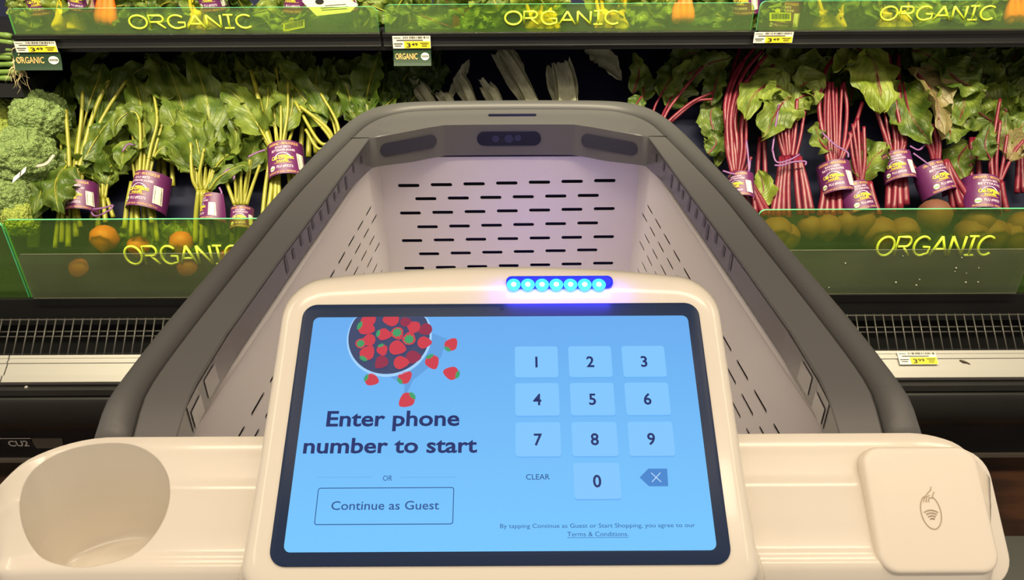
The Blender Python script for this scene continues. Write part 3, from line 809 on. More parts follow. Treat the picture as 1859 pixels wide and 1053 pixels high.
# reader dock: raised shell around the payment terminal
TU = Vector((0, math.cos(R(39)), math.sin(R(39)))); TN = Vector((0, -TU.z, TU.y))
t_tl = at_plane(1549, 815, Vector((0,0.334,1.0)), TN); 
TC = at_plane(1676, 925, Vector((0,0.334,1.0)), TN)
def dockf(c, e): return lambda u, v: c + EX*u + TU*v + TN*e
mb = MB()
lay = [(-0.030, 0.0), (-0.008, 0.0), (-0.0055, -0.0008), (-0.0045, -0.0025)]
cD = TC + EX*0.003
rings = []
for e, ins in lay:
    f = dockf(cD, e); rings.append([f(u, v) for u, v in rrect(-0.0372-ins, -0.0420-ins, 0.0445+ins, 0.0362+ins, 0.017, 8)])
mb.loft(rings, cap0=True, cap1=True)
mb.build('reader_dock', WHITE, cart, KL, True, 40)
# ---------------- payment terminal (lifts out of the dock)
term = empty('payment_terminal', TC - TN*0.004)
tag(term, 'white square card reader with contactless symbol docked on the cart handle', 'card reader')
TL = term.location
mb = MB(); rings = []
hw, hh = 0.0335, 0.0348
for e, ins in ((-0.0040, 0.003), (-0.002, 0.0008), (0.0, 0.0), (0.005, 0.0), (0.0066, 0.0006), (0.0074, 0.0018), (0.0076, 0.0032)):
    f = dockf(TC, e); rings.append([f(u, v) for u, v in rrect(-hw+ins, -hh+ins, hw-ins, hh-ins, 0.0105-ins*0.6, 10)])
mb.loft(rings, cap0=True, cap1=True)
tb = mb.build('body', mat('terminal_white', (0.88,0.81,0.70,1), 0.35), term, TL, True, 50)
mb = MB(); f = dockf(TC, 0.0079)
def stroke(mb, pts, r, fn, m=0):
    for a, b in zip(pts, pts[1:]):
        a = Vector((a[0], a[1])); b = Vector((b[0], b[1])); d = (b-a)
        if d.length < 1e-7: continue
        d.normalize(); nn = Vector((-d.y, d.x))*r; d = d*r*0.4
        mb.poly([fn(*(a-nn-d)), fn(*(b-nn+d)), fn(*(b+nn+d)), fn(*(a+nn-d))], m)
sy = 0.0
ell = [(0.0056*math.cos(R(a)), -0.002 + 0.0092*math.sin(R(a))) for a in range(112, 430, 8)]
stroke(mb, ell, 0.00028, f)
for k, rr in enumerate((0.0020, 0.0035, 0.0050, 0.0065)):
    stroke(mb, [(rr*math.sin(R(a)), -0.0075 + rr*math.cos(R(a))) for a in range(-36, 37, 6)], 0.00034, f)
stroke(mb, [(-0.0030,0.0035),(-0.0022,0.0058),(0.0,0.0082),(0.0022,0.0100),(0.0028,0.0118)], 0.00028, f)
stroke(mb, [(-0.0002,0.0035),(0.0005,0.0058),(0.0022,0.0056),(0.0030,0.0075),(0.0040,0.0090)], 0.00028, f)
stroke(mb, [(-0.0014,0.0035),(-0.0010,0.0062),(0.0010,0.0072)], 0.00028, f)
mb.build('contactless_symbol', mat('symbol_grey', lin(192, 174, 150), 0.5), term, TL, False)

# ---------------- tablet housing and screen
SB = Vector((-0.0068, 0.258, 0.9874)); SA = R(32.6)
SUp = Vector((0, math.cos(SA), math.sin(SA))); SNn = Vector((0, -SUp.z, SUp.y))
def S(u, w, n=0.0): return SB + EX*u + SUp*w + SNn*n
def scr(px, py, n=0.0):
    p = at_plane(px, py, SB + SNn*n, SNn) - SB
    return p.dot(EX), p.dot(SUp)
def outline(ins, low, top, bow, flare, r=0.022):
    hw_ = 0.1318 - ins
    out = []
    ws = 0.150 + top - ins
    for a in range(-90, 1, 15): out.append([hw_ - 0.014 + 0.014*math.cos(R(a)), -low + 0.014 + 0.014*math.sin(R(a))])
    for k in range(1, 12): out.append([hw_, -low + 0.014 + (ws - 0.013 - r + low - 0.014)*k/12])
    for a in range(0, 91, 10): out.append([hw_ - r + r*math.cos(R(a)), ws - 0.013 - r + r*math.sin(R(a))])
    n_ = 20
    for k in range(1, n_): out.append([hw_ - r - 2*(hw_-r)*k/n_, ws - 0.013])
    for a in range(90, 181, 10): out.append([-hw_ + r + r*math.cos(R(a)), ws - 0.013 - r + r*math.sin(R(a))])
    for k in range(1, 12): out.append([-hw_, ws - 0.013 - r - (ws - 0.013 - r + low - 0.014)*k/12])
    for a in range(180, 271, 15): out.append([-hw_ + 0.014 + 0.014*math.cos(R(a)), -low + 0.014 + 0.014*math.sin(R(a))])
    res = []
    for u, w in out:
        b = max(0, (w - 0.12)/0.04); b = min(1, b)
        w2 = w + bow*b*(1-(u/hw_)**2)
        t = max(0, 1 - max(0, w + 0.01)/0.075)
        res.append((u*(1 + flare*t*t), w2))
    return res
mb = MB(); rings = []
for n_, ins, low, top, bow, fl_ in ((-0.075,-0.006,0.002,0.032,0.011,0.16),(-0.050,-0.006,0.006,0.035,0.011,0.15),(-0.036,-0.0055,0.010,0.036,0.011,0.10),(-0.022,-0.0045,0.0125,0.0350,0.011,0.045),(-0.012,-0.003,0.0125,0.0320,0.0105,0.02),(-0.006,-0.002,0.012,0.0285,0.009,0.012),(-0.0025,-0.0006,0.0112,0.0262,0.007,0.008),(-0.0008,0.0020,0.0095,0.0250,0.005,0.005),(0.0,0.0055,0.006,0.0232,0.003,0.0)):
    rings.append([S(u, w, n_) for u, w in outline(ins, low, top, bow, fl_)])
mb.loft(rings, cap0=True, cap1=True)
housing = mb.build('tablet_housing', WHITE, cart, KL, True, 50)
mb = MB()
BW, BH = 0.1192, 0.1498
rings = [[S(u, w, e) for u, w in rrect(-BW+i_, 0+i_, BW-i_, BH-i_, 0.0085, 8)] for e, i_ in ((-0.002,0.0),(0.0010,0.0),(0.0015,0.0006))]
mb.loft(rings, cap0=True, cap1=True)
tablet = mb.build('tablet', BEZEL, cart, KL, True, 40)
# picture on the screen
def em(name, r_, g_, b_): 
    c = lin(r_, g_, b_)
    return mat(name, (0.01,0.01,0.01,1), 0.3, spec=0.06, emit=c, estr=1.0)
SCR = em('screen_blue', 112, 186, 255); KEY = em('screen_key', 128, 198, 255); KSH = em('screen_key_shadow', 100, 176, 246); INK = em('screen_ink', 18, 42, 106); INK2 = em('screen_ink_mid', 34, 80, 146)
LINE = em('screen_line', 92, 160, 226); BSP = em('screen_backspace', 66, 132, 206); WHT = em('screen_white', 190, 222, 255)
NH = 0.0017
corn = [scr(572, 575, NH), scr(1251, 574, NH), scr(1299, 1001, NH), scr(512, 1001, NH)]
su0 = (corn[0][0]+corn[3][0])/2; su1 = (corn[1][0]+corn[2][0])/2; sw1 = (corn[0][1]+corn[1][1])/2; sw0 = (corn[2][1]+corn[3][1])/2
mb = MB(); mb.poly([S(u, w, NH) for u, w in rrect(su0, sw0, su1, sw1, 0.0035, 6)])
# screen colour deepens slowly towards the top
sm = SCR; nt = sm.node_tree; b_ = nt.nodes['Principled BSDF']
tc_ = nt.nodes.new('ShaderNodeTexCoord'); sp_ = nt.nodes.new('ShaderNodeSeparateXYZ'); nt.links.new(tc_.outputs['Generated'], sp_.inputs[0])
mx_ = nt.nodes.new('ShaderNodeMix'); mx_.data_type = 'RGBA'; mx_.inputs[6].default_value = lin(116, 198, 255); mx_.inputs[7].default_value = lin(104, 172, 240)
nt.links.new(sp_.outputs[1], mx_.inputs[0]); nt.links.new(mx_.outputs[2], b_.inputs['Emission Color'])
screen = mb.build('screen', SCR, tablet, KL, False)
def layer(k): return lambda u, w: S(u, w, NH + 0.00012*k)
def stext(mb, body, px0, px1, py, m=0, weight=0.0, k=3, cap=None):
    a = scr(px0, py, NH); b = scr(px1, py, NH)
    h = None
    if cap: h = scr((px0+px1)/2, py-cap, NH)[1] - a[1]
    add_text(mb, body, layer(k), a[0], b[0], a[1], h, m, weight)
def line(*a_, **k_):
    t_ = MB(); stext(t_, *a_, **k_); t_.build('screen_text', [INK, INK2, LINE], tablet, KL, False)
line('Enter phone', 592, 834, 774, 0, 0.022, cap=29)
line('number to start', 550, 866, 823, 0, 0.022, cap=29)
line('Continue as Guest', 601, 797, 926, 1, 0.006, cap=17)
line('OR', 695, 712, 873, 1, 0.0, cap=10)
line('CLEAR', 955, 998, 871, 1, 0.004, cap=10.5)
line('By tapping Continue as Guest or Start Shopping, you agree to our', 908, 1262, 959, 1, -0.004, cap=9)
line('Terms & Conditions.', 1030, 1141, 974, 1, -0.004, cap=9)
t = MB(); a = scr(1030, 976.5, NH); b = scr(1141, 976.5, NH); add_rect(t, layer(3), a[0], a[1]-0.0001, b[0], a[1]+0.0001, 1); t.build('link_underline', [INK, INK2, LINE], tablet, KL, False); t = MB()
c0 = scr(579, 886, NH); c1 = scr(823, 951, NH)
u0, u1, w0, w1 = scr(575, 918, NH)[0], scr(823, 918, NH)[0], scr(697, 952, NH)[1], scr(697, 886, NH)[1]
pts = rrect(u0, w0, u1, w1, 0.0012, 5); stroke(t, pts + [pts[0]], 0.00022, layer(3), 1); t.build('guest_button_outline', [INK, INK2, LINE], tablet, KL, False)
for pa, pb in ((576, 675), (727, 830)):
    a = scr(pa, 867, NH); b = scr(pb, 867, NH); t = MB(); add_rect(t, layer(3), a[0], a[1]-0.00008, b[0], a[1]+0.00008, 2); t.build('screen_divider', [INK, INK2, LINE], tablet, KL, False)
kx = [scr(975, 657, NH)[0], scr(1073, 657, NH)[0], scr(1169.5, 657, NH)[0]]
kx2 = [scr(975.5, 797, NH)[0], scr(1078, 797, NH)[0], scr(1181.5, 797, NH)[0]]
kx = [(a+b)/2 for a, b in zip(kx, kx2)]
ky = [scr(1073, 656.5, NH)[1], scr(1075, 724.5, NH)[1], scr(1078, 797, NH)[1], scr(1082, 873, NH)[1]]
kw = (scr(1119, 797, NH)[0] - scr(1037, 797, NH)[0]); kh = scr(1078, 766, NH)[1] - scr(1078, 828, NH)[1]
for dgt, (c_, r_) in zip('1234567890', [(0,0),(1,0),(2,0),(0,1),(1,1),(2,1),(0,2),(1,2),(2,2),(1,3)]):
    kb = MB(); x, y = kx[c_], ky[r_]
    add_rect(kb, layer(1), x-kw/2, y-kh/2-0.0007, x+kw/2, y+kh/2-0.0005, 1, 0.0016)
    add_rect(kb, layer(2), x-kw/2, y-kh/2, x+kw/2, y+kh/2, 0, 0.0015)
    wd = text_mesh(dgt, 0.02)[2]*0.0068/0.73
    add_text(kb, dgt, layer(3), x-wd/2, x+wd/2, y-0.0034, None, 2, 0.02)
    kb.build('keypad_key', [KEY, KSH, INK], tablet, KL, False)
kb = MB()
P5 = [scr(x, y, NH) for x, y in ((1161,867),(1177,851),(1211,851),(1213,883),(1178,883))]
kb.poly([layer(2)(*p) for p in P5]); c = scr(1191, 867, NH)
for sgn in (-1, 1): stroke(kb, [(c[0]-0.0024, c[1]-0.0024*sgn), (c[0]+0.0024, c[1]+0.0024*sgn)], 0.00022, layer(3), 1)
kb.build('backspace_key', [BSP, WHT], tablet, KL, False)
# bowl of strawberries shown on the screen
BER = em('screen_berry', 206, 62, 78); BER2 = em('screen_berry_dark', 150, 48, 78); GRN = em('screen_berry_leaf', 62, 160, 104); BWL = em('screen_bowl', 62, 72, 108); RIMC = em('screen_bowl_rim', 160, 210, 255); SHD = em('screen_soft_shadow', 96, 160, 224)
pic = MB()
clampw = lambda fn: (lambda u, w: fn(u, min(w, sw1-0.0002)))
bc = scr(707, 612, NH); br = scr(784, 612, NH)[0] - bc[0]
sh = [scr(x, y, NH) for x, y in ((770,600),(812,615),(800,650),(750,690),(730,735),(735,700),(700,680))]
pic.poly([layer(1)(*p) for p in sh], 5)
add_disc(pic, clampw(layer(2)), bc[0], bc[1], br, 4, 64)
add_disc(pic, clampw(layer(3)), bc[0]-0.0002, bc[1]+0.0006, br*0.955, 3, 64)
def berry(x, y, r_, ang, k, dark=False, leafd=1):
    u, w = scr(480 + x/4.388, 540 + y/4.388, NH); s_ = r_/4.388*0.0003
    ca, sa = math.cos(R(ang)), math.sin(R(ang))
    fn = clampw(layer(k)); fn2 = clampw(layer(k+0.5))
    shape = []
    for q in range(28):
        a_ = 2*PI*q/28; c_, s__ = math.cos(a_), math.sin(a_)
        rx = 1.18 if c_ > 0 else 0.82
        pxx = c_*rx; pyy = s__*(0.92 - 0.30*max(0, c_))
        shape.append((u + s_*(pxx*ca - pyy*sa), w + s_*(pxx*sa + pyy*ca)))
    pic.poly([fn(*p) for p in shape], 1 if dark else 0)
    if leafd:
        lx, ly = (-0.75, 0) if leafd == 1 else (0.0, 0.0)
        star = []
        for q in range(18):
            a_ = 2*PI*q/18; rr = (0.78 if q % 2 == 0 else 0.5)*(1 if leafd == 2 else 0.85)
            pxx = lx + rr*math.cos(a_)*(1 if leafd == 2 else 0.5); pyy = ly + rr*math.sin(a_)
            star.append((u + s_*(pxx*ca - pyy*sa), w + s_*(pxx*sa + pyy*ca)))
        pic.poly([fn2(*p) for p in star], 2)
K = 4
for x, y, r_, ang, dk, lf in ((1290,255,62,200,1,0),(1195,240,62,150,0,0),(840,178,66,190,0,0),(1020,180,72,180,0,0),(1120,200,50,10,1,0),(1180,480,66,0,1,0),(940,420,52,-70,0,1),(950,300,62,-10,0,1),(840,345,62,-160,0,0),(770,375,52,40,0,2),(820,455,70,60,0,1),(940,520,62,230,1,0),(1060,290,62,-60,0,2),(810,250,74,-20,0,1),(1055,410,74,-15,0,0),(1270,370,62,0,0,0),(1155,345,64,80,0,2),(1085,530,66,0,0,0)):
    berry(x, y, r_, ang, K, bool(dk), lf); K += 0.9
for x, y, r_, ang in ((1485,380,62,55),(1335,510,66,-65),(1495,605,66,165),(850,655,60,-20),(1115,640,62,40),(1140,815,70,-140)):
    berry(x, y, r_, ang, 2, False, 1)
pic.build('strawberry_picture', [BER, BER2, GRN, BWL, RIMC, SHD], tablet, KL, False)
mb = MB(); c = scr(911, 559, NH); add_disc(mb, layer(0), c[0], c[1], 0.0012, 0, 16); mb.build('tablet_camera', mat('camera_glass', (0.03,0.04,0.12,1), 0.1), tablet, KL, False)
# LED bar on the top edge of the housing
LN = -0.001
la = scr(919, 514, LN); lb = scr(1112, 514, LN); lt0 = scr(1015, 525, LN)[1]; lt1 = scr(1015, 504, LN)[1]
mb = MB()
lw_ = (lt1-lt0)
rings = [[S(u, w, e) for u, w in rrect(la[0]+i_, lt0+i_, lb[0]-i_, lt1-i_, lw_*0.42-i_*0.5, 6)] for e, i_ in ((-0.014, 0.0), (0.0012, 0.0), (0.0016, 0.0005), (0.0010, 0.0010))]
mb.loft(rings, cap0=True, cap1=True)
led = mb.build('light_bar', mat('led_housing', (0.01,0.012,0.12,1), 0.25, emit=(0.005,0.02,0.9,1), estr=0.9), cart, KL, True, 40)
LEDB = mat('led_blue', (0,0,0,1), 0.4, emit=(0.01, 0.30, 1.0, 1), estr=5.0)
LEDC = mat('led_cyan', (0,0,0,1), 0.4, emit=(0.02, 0.75, 1.0, 1), estr=1.6)
LEDW = mat('led_core', (0,0,0,1), 0.4, emit=(0.6, 1.0, 1.0, 1), estr=3.0)
for k in range(7):
    px = 932.5 + 25.8*k
    u, w = scr(px, 516.5, 0.002)
    mb = MB(); f = lambda e: (lambda a_, b_: S(a_, b_, e))
    add_disc(mb, f(0.0019), u, w, 0.0042, 0, 24, 0.0040); add_disc(mb, f(0.0021), u, w, 0.0034, 1, 24); add_disc(mb, f(0.0023), u, w, 0.0016, 2, 18)
    mb.build('lamp', [LEDB, LEDC, LEDW], led, KL, False)
ll = bpy.data.lights.new('light_bar_glow', 'AREA'); ll.shape = 'RECTANGLE'; ll.size = lb[0]-la[0]; ll.size_y = 0.004; ll.color = (0.06, 0.04, 1.0); ll.energy = 0.034
lo = bpy.data.objects.new('light_bar_glow', ll); sc.collection.objects.link(lo)
lo.location = S((la[0]+lb[0])/2, lt0 + 0.001, 0.009); lo.rotation_euler = (SNn*0.8 + SUp*0.6).to_track_quat('Z', 'Y').to_euler()
ll = bpy.data.lights.new('added_rear_beam', 'AREA'); ll.shape = 'RECTANGLE'; ll.size = lb[0]-la[0]; ll.size_y = 0.005; ll.color = (0.20, 0.10, 1.0); ll.energy = 0.06; ll.spread = R(46)  # added lamp behind the housing, throws the blue glow onto the basket wall
lo = bpy.data.objects.new('added_rear_beam', ll); sc.collection.objects.link(lo)
lo.location = S((la[0]+lb[0])/2, 0.1945, -0.034); lo.rotation_euler = Vector((0, -0.93, 0.37)).to_track_quat('Z', 'Y').to_euler()
mb = MB(); mb.loft([[S(u, w, n_) for u, w in rrect(la[0], 0.172, lb[0], 0.1850, 0.003)] for n_ in (-0.030, -0.0755, -0.0770)], cap0=True, cap1=True)
mb.build('added_rear_glow', LEDB, led, KL, True, 40)  # glowing piece added at the housing's back as source for that beam

# ================================================================== PRODUCE
def leaf(mb, pts, W, nrm, roll=0.0, ruffle=0.10, cup=0.15, shape='ovate', m=0, mrib=1, rib=0.0022, seed=0, twist=0.0, NL=22, NW=6):
    rnd = random.Random(seed)
    P = catmull(pts, NL+1)
    ph = [rnd.random()*6.28 for _ in range(4)]; fr = [2.2 + rnd.random()*1.6, 2.2 + rnd.random()*1.6]
    ids = []; N0 = Vector(nrm).normalized(); ribp = []
    for i, p in enumerate(P):
        t = i/NL
        T = (P[min(i+1, NL)] - P[max(i-1, 0)])
        T = T.normalized() if T.length > 1e-9 else Vector((0,0,1))
        B = T.cross(N0)
        if B.length < 0.12: B = B + Vector((0.15, 0, 0))
        B.normalize(); Nn = B.cross(T).normalized()
        if Nn.dot(N0) < 0: Nn = -Nn
        a = R(roll + twist*t)
        B2 = B*math.cos(a) + Nn*math.sin(a); N2 = Nn*math.cos(a) - B*math.sin(a)
        if shape == 'ovate':
            h = (math.sin(PI*min(1, t**0.75*0.97 + 0.02)))**0.72
        elif shape == 'spear':
            h = (math.sin(PI*min(1, t**1.05*0.95 + 0.04)))**0.8
        else:
            h = 1.0 - 0.25*t
        h *= W/2
        row = []
        for j in range(-NW, NW+1):
            u = j/NW; s = 0 if u < 0 else 1
            lobe = 1 + (0.10*math.sin(2*PI*fr[s]*1.7*t + ph[s]) + 0.05*math.sin(2*PI*fr[s]*4.1*t + ph[s+2]) if shape != 'strip' else 0)*abs(u)
            hh = h*lobe
            z = cup*h*u*u*2 - 0.10*W*(1-abs(u))*0 + ruffle*W*0.5*abs(u)**1.6*math.sin(2*PI*fr[s]*t + ph[s]) + 0.05*W*math.sin(9*t + 5*u + ph[2]) + 0.035*W*math.sin(17*t - 7*u + ph[1])*abs(u) + 0.02*W*math.sin(31*t + ph[0] + 3*s)*abs(u)**2
            q = p + B2*(u*hh) + N2*z
            if shape == 'strip' and i == NL: q = q + T*(rnd.random()-0.6)*W*0.35
            row.append(mb.vert(q, (u*0.5+0.5, t)))
        ids.append(row)
        ribp.append(p + N2*0.0004)
    for a, b in zip(ids, ids[1:]):
        for j in range(2*NW): mb.face((a[j], a[j+1], b[j+1], b[j]), m)
    if rib > 0:
        n = int(NL*0.86)
        mb.tube(ribp[:n+1], [rib*(1 - 0.8*i/n) + 0.0003 for i in range(n+1)], mrib, 5)

# ---- the printed paper collar around a bunch, built once for each kind
LR = 0.040
def collar_fn(e):
    def f(x, y):
        k = 1 - 0.34*(y/0.08)
        a = x*k/LR
        return Vector(((LR+e)*math.sin(a), y, (LR+e)*math.cos(a) - LR))
    return f
def make_collar(kind):
    hw, hh = 0.078, 0.040
    mb = MB(); f = collar_fn(0.0); g_ = collar_fn(-0.0005); n = 24
    for ff, flip in ((f, False), (g_, True)):
        ids = [[mb.vert(ff(-hw + 2*hw*i/n, y)) for i in range(n+1)] for y in (-hh, 0, hh)]
        for r0_, r1_ in zip(ids, ids[1:]):
            for i in range(n):
                q = (r0_[i], r0_[i+1], r1_[i+1], r1_[i]); mb.face(q[::-1] if flip else q)
    base = mb.build('label_sleeve', PURPLE, None, None, True)
    t = MB(); e1, e2, e3 = collar_fn(0.0005), collar_fn(0.0008), collar_fn(0.0011)
    add_text(t, 'ORGANIC • BIOLOGIQUE', e1, -0.040, 0.040, 0.0295, 0.0062, 0, 0.012)
    if kind == 'gold': a1, a2, plu = 'GOLD BEETS', 'BETTERAVES JAUNES', 'PLU #93273'
    else: a1, a2, plu = 'BUNCH BEETS', 'BETTERAVES', 'PLU #94539'
    add_text(t, a1, e1, -0.019, 0.019, 0.0215, 0.0052, 1, 0.012); add_text(t, a2, e1, -0.028, 0.028, 0.0140, 0.0052, 1, 0.012)
    t.poly([e1(-0.002 + 0.019*math.cos(PI*k/20), -0.004 + 0.0150*math.sin(PI*k/20)) for k in range(21)], 3)
    for k in range(5): t.poly([e2(-0.002 + 0.002*j, -0.003 + 0) for j in (0,)] + [e2(-0.012 + 0.005*k, 0.004), e2(-0.009 + 0.005*k, 0.004)], 4)
    t.poly([e2(-0.019, -0.004), e2(0.015, -0.004), e2(0.012, 0.002), e2(-0.002, 0.0045), e2(-0.016, 0.002)], 5)
    add_text(t, 'Cal-Organic', e3, -0.026, 0.022, -0.0055, 0.0088, 4, 0.022)
    add_text(t, 'FARMS', e3, -0.014, 0.010, -0.0125, 0.0050, 4, 0.015)
    add_rect(t, e1, -0.021, -0.0138, 0.017, -0.0132, 4, 0, 4)
    add_text(t, plu, e1, -0.014, 0.018, -0.0255, 0.0062, 1, 0.012)
    add_text(t, 'PRODUCE OF U.S.A. • PRODUIT DES É.-U.', e1, -0.034, 0.040, -0.0370, 0.0042, 0, 0.010)
    add_disc(t, e1, -0.0245, -0.0240, 0.0062, 2); add_rect(t, e2, -0.030, -0.0262, -0.019, -0.0236, 5)
    for s_ in (-1, 1): pass
    lt = t.build('lettering', [TAN_INK, LILAC_INK, PAPER, SKY_INK, YELLOW_INK, GREEN_INK], base, None, False)
    b = MB()
    for i in range(6):
        x0 = 0.030 + 0.020*i/6; b.poly([e1(x0,-0.028), e1(x0+0.020/6,-0.028), e1(x0+0.020/6,0.010), e1(x0,0.010)], 0)
    rnd = random.Random(3); y = -0.026
    while y < 0.0085:
        w = 0.0004 + 0.0010*rnd.random(); b.poly([e2(0.0325,y), e2(0.0475,y), e2(0.0475,y+w), e2(0.0325,y+w)], 1); y += w + 0.0004 + 0.0009*rnd.random()
    bc_ = b.build('barcode', [PAPER, BLACK_INK], base, None, False)
    return base, lt, bc_
COLLAR = {}
def collar(kind, root, p, rot, yaw, scale, n=None, up=None):
    if kind not in COLLAR:
        COLLAR[kind] = make_collar(kind); parts = COLLAR[kind]
    else:
        src = COLLAR[kind]; b0 = src[0].copy(); sc.collection.objects.link(b0)
        l0 = src[1].copy(); sc.collection.objects.link(l0); l0.parent = b0
        c0_ = src[2].copy(); sc.collection.objects.link(c0_); c0_.parent = b0
        parts = (b0,)
    n = SN if n is None else n; up = SLOPE if up is None else up
    M = Matrix((EX, up, n)).transposed().to_4x4()
    M = Matrix.Translation(Vector(p) - root.location) @ M @ Matrix.Rotation(R(rot), 4, 'Z') @ Matrix.Rotation(R(yaw), 4, 'Y') @ Matrix.Diagonal((scale, scale, scale, 1))
    parts[0].parent = root
    parts[0].matrix_local = M
    return parts[0]

def sphere(mb, c, r, m=0, n=16, k=12, squash=1.0, tail=None):
    c = Vector(c); rings = []
    for i in range(k+1):
        a = PI*i/k; rr = max(r*math.sin(a), 0.0004); h = r*math.cos(a)*squash
        if tail is not None and i > k*0.75: h -= tail*((i - k*0.75)/(k*0.25))**2
        rings.append([c + SLOPE*h + (EX*math.cos(2*PI*j/n) + SN*math.sin(2*PI*j/n))*rr*(1 + 0.05*math.sin(3*j+i)) for j in range(n)])
    mb.loft(rings, m, True, True, True)

def bunch(name, label, cat, group, neck, up=(), free=(), down=(), lab=None, tie=None, roots=(), kind='gold', off=0.0, mp=on, mats=None, r=3.4, seed=1, fill=0, fillbox=None, nrm=None, root_name='beet_root', band=None):
    rnd = random.Random(seed)
    stem_m, leaf_m, root_m = mats or ((STEM_GOLD, LEAF_GOLD, ROOT_GOLD) if kind == 'gold' else (STEM_RED, LEAF_RED, ROOT_RED))
    nrm = SN if nrm is None else nrm
    nx, ny = neck
    base = mp(nx, ny + 60, off)
    o = empty(name, base); tag(o, label, cat, group)
    L = o.location
    st = MB(); lv = MB(); lv_n = 0
    tops = [e[0][0][0] for e in up]
    if tops: c_ = sum(tops)/len(tops)
    for e in up:
        pts, frac, w = e[0], e[1], e[2] if len(e) > 2 else 0
        opt = e[3] if len(e) > 3 else {}
        fx = max(-16, min(16, (pts[0][0]-nx)*0.45)) + rnd.uniform(-2,2)
        full = [(nx+fx, ny)] + list(pts)
        o0 = off + rnd.uniform(0, 0.012); o1 = off + opt.get('o', rnd.uniform(0.02, 0.032) if frac >= 1 else rnd.uniform(-0.006, 0.022))
        full = full[:1] + [(x + rnd.uniform(-2.5, 2.5), y) for x, y in full[1:]]
        P3 = [mp(x, y, o0 + (o1-o0)*i/(len(full)-1)) for i, (x, y) in enumerate(full)]
        C = catmull(P3, 25)
        rr = opt.get('r', r)*SPX*rnd.uniform(0.85, 1.15)
        k = max(2, int(24*frac))
        if frac >= 1: st.tube(C, [rr*(1 - 0.25*i/24) for i in range(25)], 0, 8)
        else:
            st.tube(C[:k+1], [rr*(1 - 0.4*i/k) for i in range(k+1)], 0, 8)
            leaf(lv, C[k-1:][::2] if len(C[k-1:]) > 6 else C[k-1:], w*SPX, nrm, opt.get('roll', rnd.uniform(-35, 35)), opt.get('ruffle', rnd.uniform(0.16, 0.30)), opt.get('cup', rnd.uniform(-0.1, 0.35)), opt.get('shape', 'ovate'), 0, 1, rr*0.55, rnd.randint(0, 9999), opt.get('twist', rnd.uniform(-40, 40))); lv_n += 1
    for e in free:
        pts, w = e[0], e[1]; opt = e[2] if len(e) > 2 else {}
        o0, o1 = opt.get('oo', (off + 0.01, off + 0.02))
        P3 = [mp(x, y, o0 + (o1-o0)*i/(len(pts)-1)) for i, (x, y) in enumerate(pts)]
        leaf(lv, catmull(P3, 12), w*SPX, nrm, opt.get('roll', rnd.uniform(-25, 25)), opt.get('ruffle', rnd.uniform(0.18, 0.32)), opt.get('cup', rnd.uniform(-0.1, 0.3)), opt.get('shape', 'ovate'), 2 if opt.get('tan') else (3 if opt.get('pale') else 0), 1, opt.get('rib', r*SPX*0.5), rnd.randint(0, 9999), opt.get('twist', rnd.uniform(-30, 30))); lv_n += 1
    for i in range(int(fill*1.6)):
        x0, y0, x1, y1 = fillbox
        bx, by = rnd.uniform(x0, x1), rnd.uniform(y0, y1); an = rnd.uniform(-60, 60); ln = rnd.uniform(55, 100)
        pts = [(bx, by), (bx + math.sin(R(an))*ln*0.5, by - math.cos(R(an))*ln*0.5), (bx + math.sin(R(an))*ln + rnd.uniform(-15,15), by - math.cos(R(an))*ln*0.85)]
        o0 = off + rnd.uniform(-0.02, 0.012); o1 = off + rnd.uniform(-0.022, 0.012)
        P3 = [mp(x, y, o0 + (o1-o0)*q/2) for q, (x, y) in enumerate(pts)]
        leaf(lv, catmull(P3, 12), rnd.uniform(50, 80)*SPX, nrm, rnd.uniform(-40, 40), rnd.uniform(.16,.32), rnd.uniform(-0.1, 0.5), 'ovate', 0, 1, 0.0016, rnd.randint(0, 9999), rnd.uniform(-40, 40)); lv_n += 1
    for (x, y) in down:
        fx = max(-17, min(17, (x-nx)*0.5))
        a = mp(nx+fx, ny, off + rnd.uniform(0, 0.014)); b = mp(x, y, off + rnd.uniform(-0.012, 0.008))
        mid = a.lerp(b, 0.5) + EX*rnd.uniform(-0.003, 0.003)
        rr = r*SPX*rnd.uniform(0.95, 1.3)
        st.tube(catmull([a, mid, b], 10), [rr*(1 + 0.25*i/9) for i in range(10)], 0, 8)
    if st.f: st.build('stalks', stem_m, o, L)
    if lv.f: lv.build('leaves', [leaf_m, stem_m, LEAF_TAN, LEAF_PALE] if kind == 'red' else [leaf_m, stem_m], o, L)
    for q in roots:
        mb = MB(); x, y, rp = q[:3]; ctr = mp(x, y, q[3] if len(q) > 3 else off - 0.015)
        if mp is on and ctr.y < 1.566 + rp*SPX*1.05: ctr = at_y(x, y, 1.566 + rp*SPX*1.05)
        sphere(mb, ctr, rp*SPX, 0, 18, 14, 0.95, rp*SPX*0.22)
        mb.build(root_name, root_m, o, L)
    if lab:
        lx, ly, wpx, rot, yaw = lab[:5]
        p = mp(lx, ly, off + 0.040)
        sca = wpx*SPX/0.088
        if mp is on: collar(kind, o, p, rot, yaw, sca)
        else: collar(kind, o, p, rot, yaw, sca, Vector((0,-1,0)), Vector((0,0,1)))
    for tp in (tie or ()):
        mb = MB(); mb.tube(catmull([mp(x, y, off + 0.038) for x, y in tp], 16), 1.9*SPX, 0, 6, True, 0.35)
        mb.build('tie', PURPLE_TIE, o, L)
    return o

